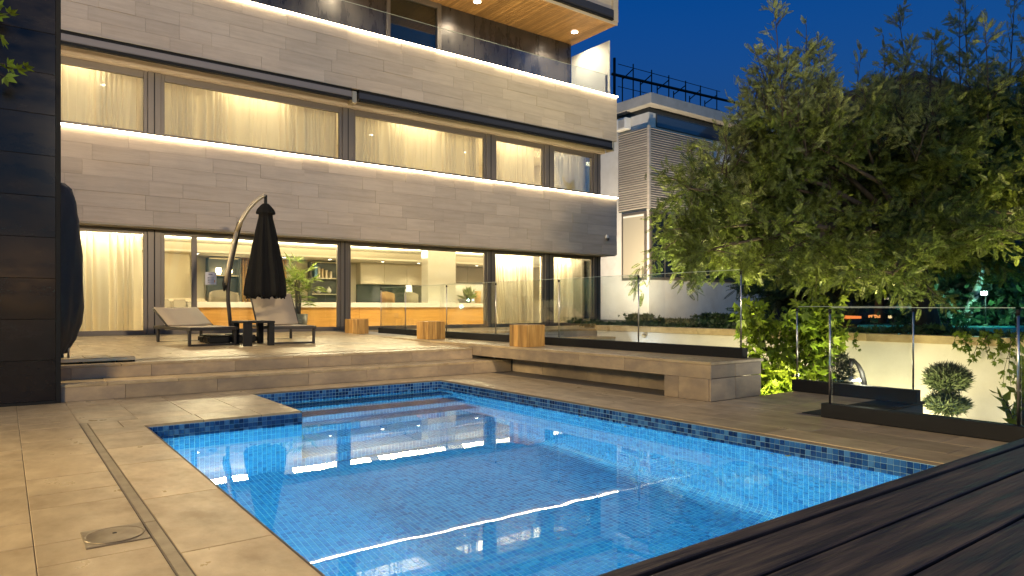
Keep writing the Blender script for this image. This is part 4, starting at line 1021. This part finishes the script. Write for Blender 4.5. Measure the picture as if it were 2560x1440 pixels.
# far small lights and the teal pool beyond the wall
tp = tag(B(15.2, 18.5, 5.0, 7.6, .42, .60).build('raised_pool', mat('teal_tiles', (.02, .22, .26), .3, col2=(.03, .3, .33), nscale=5), bev=.02), 'low teal tiled pool beyond the garden wall', 'pool')
point('pool_side_lamp', (14.8, 6.6, 1.0), 5, (.3, .9, 1.0), .1)
for k, (u, v, d, c, lb) in enumerate(((2120, 793, 20, (1, .25, .06), 'long orange light glowing beyond the wall under the tree'), (2193, 791, 20, (1, .35, .1), 'short orange light beyond the teal pool'), (2232, 792, 20, (1, .7, .35), 'tiny warm light right of the orange lights beyond the wall'), (2215, 746, 24, (1, .85, .6), 'row of tiny white lights behind the tree trunk'), (2345, 745, 24, (1, .85, .6), 'row of tiny yellow lights right of the trunk'))):
    p = at(u, v, d); t = thing('street_light', lb, 'light', tuple(p))
    n_ = 5 if k >= 3 else 1; w_ = .42 if k == 0 else .16 if k == 1 else .05
    for j in range(n_):
        q_ = p + Vector((math.cos(CAM_YAW), -math.sin(CAM_YAW), 0)) * (j - n_ / 2) * .16
        MB().lathe([(.001, .05), (w_, .035), (w_, -.035), (.001, -.05)], 12, tuple(q_)).build('lamp_glass', emit('far_lamp', c, 1.2), t)
    MB().tube([(p.x, p.y, .42), (p.x, p.y, p.z - .03)], .02, 6).build('stake', M['black'], t)

# ============================================================ PLANTS
def spray(nl=7, w=.30, l=.36):
    """a feathered twig: pairs of leaflets along a stem of length 1"""
    out = []
    for k in range(nl):
        t = .12 + .8 * k / (nl - 1); s = l * (1 - .55 * abs(t - .4))
        for sd in (-1, 1):
            b = np.array([t, 0, 0]); d = np.array([.62, sd * .78, -.12]); d /= np.linalg.norm(d); n_ = np.array([d[1], -d[0], 0]) * sd
            out += [b, b + d * s * .45 + n_ * s * w * .5, b + d * s, b + d * s * .45 - n_ * s * w * .5]
    b = np.array([.92, 0, 0]); out += [b, b + [.12, .05, 0], b + [.28, 0, -.03], b + [.12, -.05, 0]]
    return np.array(out)
SPR = spray(8, .42, .27); SPRF = spray(6, .8, .42)
def place_sprays(P, D, size, tmpl): return leaves(P, D, size, tmpl)

def make_tree(name, label, base, fork, tips, r0, per=180, spread=.55, lsize=(.20, .34), matl=None, up=.5, seed=1, cat='tree', twig=True):
    rs = np.random.default_rng(seed); t = thing(name, label, cat, tuple(base))
    tr = MB()
    tr.tube([base, Vector(base).lerp(Vector(fork), .5) + Vector((.08, .05, 0)), fork], [r0, r0 * .8, r0 * .7], 10)
    P, D = [], []
    for ti in tips:
        tip = Vector(ti[:3]); k = ti[3] if len(ti) > 3 else 1.0; upk = ti[4] if len(ti) > 4 else up
        f = Vector(fork); mid = f.lerp(tip, .5) + Vector((rs.normal(0, .15), rs.normal(0, .15), .25 * rs.random()))
        tr.tube([f, f.lerp(mid, .5), mid, mid.lerp(tip, .5), tip], [r0 * .32, r0 * .26, r0 * .18, r0 * .1, .008], 6)
        nsub = 9
        for s in range(nsub):
            a = mid.lerp(tip, rs.uniform(.25, 1.0))
            dirv = Vector((rs.normal(0, 1), rs.normal(0, 1), rs.normal(0, .8) + upk * 1.6)).normalized()
            ln = spread * k * rs.uniform(.5, 1.25); e = a + dirv * ln + Vector((0, 0, -.05))
            if twig: tr.tube([a, a.lerp(e, .5) + Vector((0, 0, .04)), e], [.012, .008, .003], 4)
            m_ = max(4, int(per * k / nsub * rs.uniform(.6, 1.3)))
            tt = rs.uniform(.1, 1.05, m_)[:, None]
            pp = np.array([*a]) + (np.array([*e]) - np.array([*a])) * tt + rs.normal(0, .05 * k + .02, (m_, 3))
            dd = np.array([*dirv]) * .7 + rs.normal(0, .75, (m_, 3)) + np.array([0, 0, -.15 + .5 * upk])
            P.append(pp); D.append(dd)
    tr.build('trunk', M['bark'], t)
    P, D = np.vstack(P), np.vstack(D)
    V, F = place_sprays(P, D, rs.uniform(lsize[0], lsize[1], len(P)), SPR)
    link('crown', npmesh('crown', V, F, matl or M['leaf']), None, t)
    return t
rs = np.random.default_rng(3)
tips = []
low_t = [(1648, 575), (1662, 610), (1690, 545), (1668, 590), (1700, 640), (1735, 545), (1760, 690), (1800, 610), (1840, 520), (1870, 660), (1900, 590), (1940, 690), (1960, 540), (1990, 640), (2030, 570), (2060, 700), (2090, 620), (2120, 520), (2150, 690), (2190, 600), (2230, 690), (2260, 540), (2300, 640), (2350, 560), (2390, 660), (2420, 600), (2470, 540), (2500, 650), (2540, 580), (2590, 640), (2640, 540)]
mid_t = [(1720, 470), (1770, 420), (1810, 470), (1850, 400), (1880, 330), (1900, 450), (1950, 380), (1990, 460), (2030, 360), (2070, 440), (2110, 380), (2160, 450), (2200, 370), (2240, 440), (2290, 380), (2340, 450), (2390, 380), (2440, 440), (2490, 370), (2540, 440), (2600, 400), (2660, 330), (2150, 320), (2250, 310), (2350, 320), (2450, 290), (2550, 270), (2620, 240), (2500, 220), (1930, 320), (2010, 300)]
top_t = [(1880, 250), (1930, 230), (1965, 150), (1990, 230), (2030, 170), (2050, 260), (2130, 200), (2170, 260), (2240, 150), (2270, 110), (2290, 230), (2340, 180), (2400, 110), (2430, 30), (2460, 180), (2510, 90), (2550, 150), (2580, 40), (2620, 180), (2380, 250), (2220, 290)]
for u, v in low_t: tips.append((*at(u, v, rs.uniform(9.6, 13.2)), 1.15, .05))
for u, v in mid_t: tips.append((*at(u, v, rs.uniform(10.3, 13.8)), 1.1, .2))
bt = make_tree('broad_tree', 'large feathery green tree spreading over the garden wall at the right', Vector((13.0, 5.2, .42)), Vector((12.9, 5.5, 2.3)), tips, .22, per=600, spread=.66, lsize=(.11, .205), seed=5)
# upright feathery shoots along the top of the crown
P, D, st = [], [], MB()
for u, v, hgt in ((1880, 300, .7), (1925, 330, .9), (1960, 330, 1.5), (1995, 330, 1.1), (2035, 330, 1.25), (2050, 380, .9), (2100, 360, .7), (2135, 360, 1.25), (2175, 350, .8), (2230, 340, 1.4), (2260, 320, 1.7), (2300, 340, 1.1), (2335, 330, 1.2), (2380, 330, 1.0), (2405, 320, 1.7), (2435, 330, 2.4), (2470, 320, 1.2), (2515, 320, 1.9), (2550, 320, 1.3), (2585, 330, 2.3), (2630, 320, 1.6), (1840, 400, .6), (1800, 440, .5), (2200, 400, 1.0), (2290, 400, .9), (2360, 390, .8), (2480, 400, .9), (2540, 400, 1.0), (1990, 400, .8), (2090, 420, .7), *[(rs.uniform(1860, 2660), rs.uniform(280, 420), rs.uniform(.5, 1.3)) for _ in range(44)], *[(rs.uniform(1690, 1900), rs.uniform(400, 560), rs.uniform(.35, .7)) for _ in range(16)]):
    a = at(u, v, rs.uniform(10.8, 13.0)); e = a + Vector((rs.normal(0, .14), rs.normal(0, .14), hgt * 1.35)); m0 = a.lerp(e, .5) + Vector((rs.normal(0, .07), rs.normal(0, .07), 0))
    st.tube([a, m0, e], [.014, .010, .003], 5)
    for j in range(int(16 * hgt) + 5):
        t_ = rs.uniform(0, 1); b0 = (a.lerp(m0, t_ * 2) if t_ < .5 else m0.lerp(e, t_ * 2 - 1))
        ang = rs.uniform(0, 6.28); wd = (1.05 - t_) * .36 + .07
        b1 = b0 + Vector((math.cos(ang) * wd, math.sin(ang) * wd, wd * rs.uniform(.5, 1.3)))
        st.tube([b0, b1], [.005, .002], 4)
        k_ = int(4 + 12 * wd)
        for q in range(k_):
            tt = rs.uniform(.2, 1.05); P.append([*b0.lerp(b1, tt)]); dv = (b1 - b0).normalized(); D.append([dv.x + rs.normal(0, .55), dv.y + rs.normal(0, .55), dv.z + rs.normal(0, .45)])
V, F = leaves(np.array(P), np.array(D), rs.uniform(.08, .16, len(P)), SPR)
link('crown_shoot', npmesh('crown_shoot', V, F, M['leaflit']), None, bt); st.build('twig', M['bark'], bt)

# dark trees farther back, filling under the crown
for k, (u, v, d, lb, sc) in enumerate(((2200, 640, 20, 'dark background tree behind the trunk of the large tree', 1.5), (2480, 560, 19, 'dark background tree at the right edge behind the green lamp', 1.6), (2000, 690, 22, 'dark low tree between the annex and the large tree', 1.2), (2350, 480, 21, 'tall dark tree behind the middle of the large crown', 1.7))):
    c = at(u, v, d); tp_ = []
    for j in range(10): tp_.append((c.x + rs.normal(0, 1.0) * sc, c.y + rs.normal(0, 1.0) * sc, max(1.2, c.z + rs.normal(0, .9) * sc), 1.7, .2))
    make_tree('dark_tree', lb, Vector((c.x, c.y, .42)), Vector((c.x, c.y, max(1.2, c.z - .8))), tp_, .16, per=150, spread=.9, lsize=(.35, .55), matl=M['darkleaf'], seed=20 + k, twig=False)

# creeper by the wall, lit from below
MAPLE = []
for k in range(5):
    a = (k - 2) * .62; ln = (.55, .85, 1, .85, .55)[k]; d = np.array([math.cos(a), math.sin(a), 0]); n_ = np.array([-d[1], d[0], 0])
    b = np.array([.05, 0, 0]); MAPLE += [b, b + d * ln * .45 + n_ * .20 * ln, b + d * ln + [0, 0, -.08], b + d * ln * .45 - n_ * .20 * ln]
MAPLE = np.array(MAPLE)
def creeper(name, label, cells, n, size, matl, cat='climbing plant', base=None, tmpl=MAPLE, droop=-.5):
    t = thing(name, label, cat, tuple(base)); P = []
    st = MB()
    for (c, r, w) in cells:
        m_ = int(n * w); q = rng.normal(0, 1, (m_, 3)); q /= np.linalg.norm(q, axis=1)[:, None]
        P.append(np.array([*c]) + q * rng.uniform(0, 1, (m_, 1)) ** .45 * np.array(r))
        b = Vector(base); st.tube([b, b.lerp(Vector(c), .5) + Vector((.05, 0, .1)), c], [.025, .015, .006], 6)
    st.build('stem', M['bark'], t)
    P = np.vstack(P); D = rng.normal(0, .7, P.shape) + np.array([-.5, -.5, droop])
    V, F = leaves(P, D, rng.uniform(size[0], size[1], len(P)), tmpl)
    link('foliage', npmesh('foliage', V, F, matl), None, t); return t
cells = []
for u, v, r, w in ((1900, 830, .35, 1), (1930, 880, .35, 1.1), (1960, 930, .30, 1), (1925, 940, .28, .9), (1950, 975, .22, .8), (1990, 850, .35, 1.1), (2020, 900, .30, 1), (2040, 840, .35, 1), (2060, 790, .35, 1), (1880, 790, .3, .8), (2070, 850, .25, .7), (2060, 950, .2, .5), (2000, 800, .3, .9), (1905, 970, .18, .5)):
    cells.append((at(u, v, rs.uniform(9.6, 10.6)), (r, r, r), w))
creeper('creeper', 'bright yellow-green leafy creeper glowing at the end of the bench', cells, 110, (.09, .17), M['ivy'], base=at(1965, 1050, 10.2))
spot('plant_uplight_lamp', tuple(at(1940, 1060, 9.2)), tuple(at(1975, 860, 10.2)), 430, (1, .88, .40), 120, .8, .06)
spot('plant_uplight_lamp', (12.8, 6.4, .8), (11.6, 6.2, 5.0), 800, (1, .86, .34), 140, .9, .1)
spot('plant_uplight_lamp', (12.7, 3.4, .8), (12.2, 3.0, 5.0), 600, (1, .86, .34), 130, .9, .1)
spot('plant_uplight_lamp', (8.6, 7.0, -1.15), (10.3, 8.0, 4.0), 4300, (1, .86, .36), 85, .9, .1)
spot('plant_uplight_lamp', (8.4, 3.6, -1.15), (10.9, 4.6, 4.0), 1200, (1, .86, .36), 80, .9, .1)

# trailing ivy over the wall
for k, (u, v0, v1, lb) in enumerate(((2415, 838, 880, 'short ivy trail hanging over the coping right of the topiary glass post'), (2475, 838, 905, 'long ivy trail curling down the lit wall near the right edge'), (2510, 835, 880, 'dense ivy clump on the coping at the right edge'), (2545, 838, 960, 'ivy curtain hanging at the far right of the wall'), (2150, 842, 880, 'thin ivy sprig hanging on the wall behind the stair glass'), (2085, 800, 870, 'ivy tuft spilling over the coping beside the creeper'))):
    t = thing('ivy_trail', lb, 'ivy', tuple(atx(u, v0, 11.9))); P = []; st = MB()
    for s in range(4 if k != 4 else 1):
        p0 = atx(u + rs.uniform(-18, 18), v0 - 8, 11.9); p1 = atx(u + rs.uniform(-45, 20), v1 + rs.uniform(-15, 5), 11.78)
        pts = [p0, p0.lerp(p1, .3) + Vector((-.08, 0, .03)), p0.lerp(p1, .7) + Vector((-.04, .02, 0)), p1]; st.tube(pts, .004, 4)
        for q in range(16):
            tt = q / 15; a = pts[min(2, int(tt * 3))].lerp(pts[min(3, int(tt * 3) + 1)], tt * 3 % 1 if tt < 1 else 1); P.append([*a])
    st.build('stem', M['bark'], t)
    P = np.array(P) + rng.normal(0, .03, (len(P), 3)); V, F = leaves(P, rng.normal(0, .6, P.shape) + np.array([-.6, -.2, -.6]), rng.uniform(.05, .10, len(P)), MAPLE)
    link('foliage', npmesh('foliage', V, F, M['ivy']), None, t)
# ground cover on top of the wall
P = np.stack([rng.uniform(12.2, 13.4, 5200), rng.uniform(-2, 14, 5200), np.zeros(5200)], 1)
P[:, 2] = .46 + .10 * rng.random(5200) + .12 * np.maximum(0, np.sin(P[:, 1] * 2.1) * np.cos(P[:, 1] * .7))
V, F = leaves(P, rng.normal(0, .8, P.shape) + np.array([-.4, -.2, .5]), rng.uniform(.06, .13, len(P)), MAPLE)
tag(link('ground_cover', npmesh('ground_cover', V, F, M['darkleaf'])), 'low dark leafy ground cover along the top of the garden wall', 'ground cover', kind='stuff')
# low planting at the foot of the neighbour
for k, (u0, u1, lb, h) in enumerate(((1580, 1625, 'rounded grey-green shrub at the corner of the neighbouring house', .34), (1630, 1760, 'low leafy hedge at the foot of the blue shaded wall', .22), (1750, 1860, 'leafy shrub right of the low hedge below the annex', .36))):
    a = at(u0, 800, 19); b = at(u1, 806, 17.5); m_ = 900
    tt = rng.random((m_, 1)); P = np.array([*a]) * (1 - tt) + np.array([*b]) * tt + rng.normal(0, .12, (m_, 3)); P[:, 2] = .42 + h * rng.random(m_) ** .8
    t = thing('shrub', lb, 'shrub', (a.x, a.y, .42)); V, F = leaves(P, rng.normal(0, .7, P.shape) + np.array([-.3, -.3, .6]), rng.uniform(.06, .12, m_), MAPLE)
    link('foliage', npmesh('foliage', V, F, M['darkleaf']), None, t)
    MB().tube([(a.x, a.y, .42), (a.x, a.y, .6)], .02, 5).build('stem', M['bark'], t)

# two-tier topiary
def topiary(label, px, u, balls, zb):
    c0 = atx(u, balls[0][0], px); t = thing('topiary_tree', label, 'topiary', (c0.x, c0.y, zb))
    zt_ = c0.z
    MB().tube([(c0.x, c0.y, zb), (c0.x + .01, c0.y, (zb + zt_) / 2), (c0.x, c0.y, zt_)], [.035, .03, .02], 8).build('trunk', M['bark'], t)
    for v, rx, rz in balls:
        c = atx(u, v, px); n_ = 2600
        q = rng.normal(0, 1, (n_, 3)); q /= np.linalg.norm(q, axis=1)[:, None]
        P = np.array([c0.x, c0.y, c.z]) + q * (rng.random((n_, 1)) ** .3) * np.array([rx, rx, rz])
        D = q * np.array([1, 1, .6]) + rng.normal(0, .35, (n_, 3)) + np.array([0, 0, .45])
        V, F = leaves(P, D, rng.uniform(.05, .12, n_), LEAF * np.array([1, .22, 1]))
        link('foliage_ball', npmesh('foliage_ball', V, F, M['needle']), None, t)
    MB().lathe([(.16, 0), (.2, .02), (.24, .4), (.2, .4), (.19, .35)], 20, (c0.x, c0.y, zb)).build('pot', M['shelf'], t)
topiary('two-tier clipped topiary in front of the lit garden wall', 9.6, 2368, ((948, .225, .165), (1012, .215, .10)), -1.3)
topiary('dark clipped conifer behind the corner post of the near glass', 10.2, 2085, ((930, .25, .34), (985, .28, .2)), -1.3)

# planter and leafy plant at the right edge
pp = thing('tall_planter', 'tall dark planter cut off by the right edge of the picture', 'planter', tuple(atz(2600, 1100, 0)))
c = at(2592, 960, 6.6)
MB().lathe([(.10, -.9), (.16, -.7), (.19, -.2), (.17, .05), (.12, .16), (.10, .16), (.10, .1)], 28, (c.x, c.y, c.z)).build('pot', M['black'], pp)
pp.location = (c.x, c.y, c.z - .9)
sp = thing('leafy_shrub', 'broad-leaved shrub lit green at the right edge below the ivy', 'shrub', tuple(at(2560, 1100, 8.6)))
P = []; D = []; st = MB()
b_ = at(2555, 1110, 8.6)
for (u, v) in ((2500, 985), (2520, 1010), (2540, 975), (2550, 1030), (2535, 1040), (2560, 940), (2570, 890), (2550, 900), (2575, 990)):
    e = at(u, v, rs.uniform(8.3, 8.9)); st.tube([b_, b_.lerp(e, .6) + Vector((0, 0, .08)), e], [.012, .008, .003], 5)
    for q in range(9): P.append([*b_.lerp(e, .55 + .45 * q / 8)]); D.append([*((e - b_).normalized() + Vector((rs.normal(0, .7), rs.normal(0, .7), rs.normal(0, .4))))])
st.build('stem', M['bark'], sp); V, F = leaves(np.array(P), np.array(D), rng.uniform(.12, .22, len(P)), LEAF * np.array([1, .8, 1]))
link('foliage', npmesh('foliage', V, F, M['ivy']), None, sp)

# pale leaning trunk with a cold garden floodlight
lt = thing('pale_leaning_trunk', 'pale leaning tree trunk lit green-white behind the wall at the right', 'tree trunk', tuple(at(2395, 850, 14.5)))
tp_ = [at(u, v, 14.5) for u, v in ((2393, 862), (2405, 830), (2413, 800), (2424, 770), (2437, 738), (2452, 700), (2458, 640))]
MB().tube(tp_, [.10, .10, .095, .09, .08, .06, .03], 10).build('trunk', mat('pale_bark', (.42, .45, .38), .8, col2=(.2, .22, .18), nscale=6, bump=.5, bscale=14), lt)
fl = thing('garden_floodlight', 'small cold white floodlight beside the pale leaning trunk', 'lamp', tuple(at(2462, 734, 13.9)))
c = at(2460, 733, 14.0)
MB().lathe([(.001, .035), (.05, .03), (.05, -.03), (.001, -.035)], 14, tuple(c)).build('lens', emit('cold_lens', (.6, 1, .86), 60), fl)
MB().box(c.x + .03, c.x + .12, c.y - .05, c.y + .05, c.z - .05, c.z + .05).tube([(c.x + .08, c.y, .42), (c.x + .08, c.y, c.z)], .012, 6).build('housing', M['blackmetal'], fl)
point('garden_floodlight_lamp', tuple(c + Vector((-.16, -.12, .02))), 55, (.35, 1.0, .72), .06)
for k, (u, v, d, n_, lb) in enumerate(((2330, 800, 14.8, 700, 'green-lit bush left of the pale trunk behind the wall'), (2480, 800, 15.0, 800, 'green-lit bush right of the pale trunk behind the wall'), (2540, 740, 15.2, 800, 'tall green-lit bush at the right edge behind the wall'), (2380, 720, 16.0, 700, 'dim green bush above and behind the pale trunk'))):
    c = at(u, v, d); t = thing('garden_bush', lb, 'bush', (c.x, c.y, .42))
    q = rng.normal(0, 1, (n_, 3)); P = np.array([c.x, c.y, c.z]) + q * np.array([.45, .45, .34]); P[:, 2] = np.maximum(P[:, 2], .44)
    V, F = leaves(P, rng.normal(0, .8, P.shape) + np.array([-.3, -.3, .3]), rng.uniform(.09, .2, n_), MAPLE)
    link('foliage', npmesh('foliage', V, F, M['darkleaf']), None, t)
    MB().tube([(c.x, c.y, .42), (c.x, c.y, c.z)], .025, 6).build('stem', M['bark'], t)

# leafy twigs entering at the top left
tw = thing('overhanging_twig', 'yellow-green maple twigs poking in at the top left corner', 'branch', tuple(at(-60, 120, 6.6)))
st = MB(); P = []; D = []
for (u0, v0, u1, v1) in ((-60, 60, 30, 30), (-60, 60, 0, 10), (-60, 60, 8, 100), (-70, 150, 55, 175), (-70, 150, 20, 195), (-70, 150, 75, 168)):
    a, b = at(u0, v0, 6.7), at(u1, v1, 6.6); st.tube([a, b], [.006, .002], 5)
    P.append([*a.lerp(b, .9)]); D.append([*(b - a)]); P.append([*a.lerp(b, .6)]); D.append([*((b - a) + Vector((0, 0, -.1)))])
st.tube([at(-300, 90, 6.7), at(-60, 60, 6.7)], .012, 6); st.tube([at(-300, 90, 6.7), at(-70, 150, 6.7)], .012, 6)
st.build('twig', M['bark'], tw); V, F = leaves(np.array(P), np.array(D), rng.uniform(.10, .16, len(P)), MAPLE)
link('foliage', npmesh('foliage', V, F, M['ivy']), None, tw)

# leaves blown into the pool
for (u, v, z, lb) in ((1452, 1043, WZ, 'yellow leaf floating by the right pool wall, nearest the bench corner'), (1562, 1066, WZ, 'yellow leaf floating by the right pool wall, second from the steps'), (1935, 1136, WZ, 'yellow leaf floating by the right pool wall, near the glass corner'), (1975, 1142, WZ, 'yellow leaf floating by the right pool wall, closest to the planks')):
    p = atz(u, v, z); p.x = min(p.x, XR - .03)
    V, F = leaves(np.array([[p.x, p.y, z + .004]]), np.array([[rs.normal(), rs.normal(), .02]]), .055, MAPLE)
    V[:, 2] = z + .004 + (V[:, 2] - V[:, 2].mean()) * .1
    tag(link('fallen_leaf', npmesh('fallen_leaf', V, F, mat('yellow_leaf', (.42, .36, .05), .6))), lb, 'leaf', 'leaves blown into the pool')

# ============================================================ lamps outside the frame, read off their light, with a warm fill added
spot('facade_uplight_lamp', (-1.0, 11.4, .5), (2.6, 14.5, 7.4), 480, (1, .74, .42), 46, .7, .08)
spot('unseen_flood_lamp', (.4, -5.0, 1.8), (1.0, 17, 3.0), 160, (1, .50, .18), 60, .9, .12)
spot('unseen_flood_lamp', (-7.0, .8, 4.6), (7, 7.0, 0), 3900, (1, .76, .40), 110, .7, .9)  # added as warm fill for the right-hand paving, bench and risers
spot('unseen_flood_lamp', (-7.0, 10.0, 4.8), (4.2, 4.5, 0), 4200, (1, .78, .44), 105, .6, .7)
spot('unseen_flood_lamp', (3.5, -9.0, 5.6), (7.6, 14.5, 6.0), 8600, (1, .80, .54), 48, .6, .5)
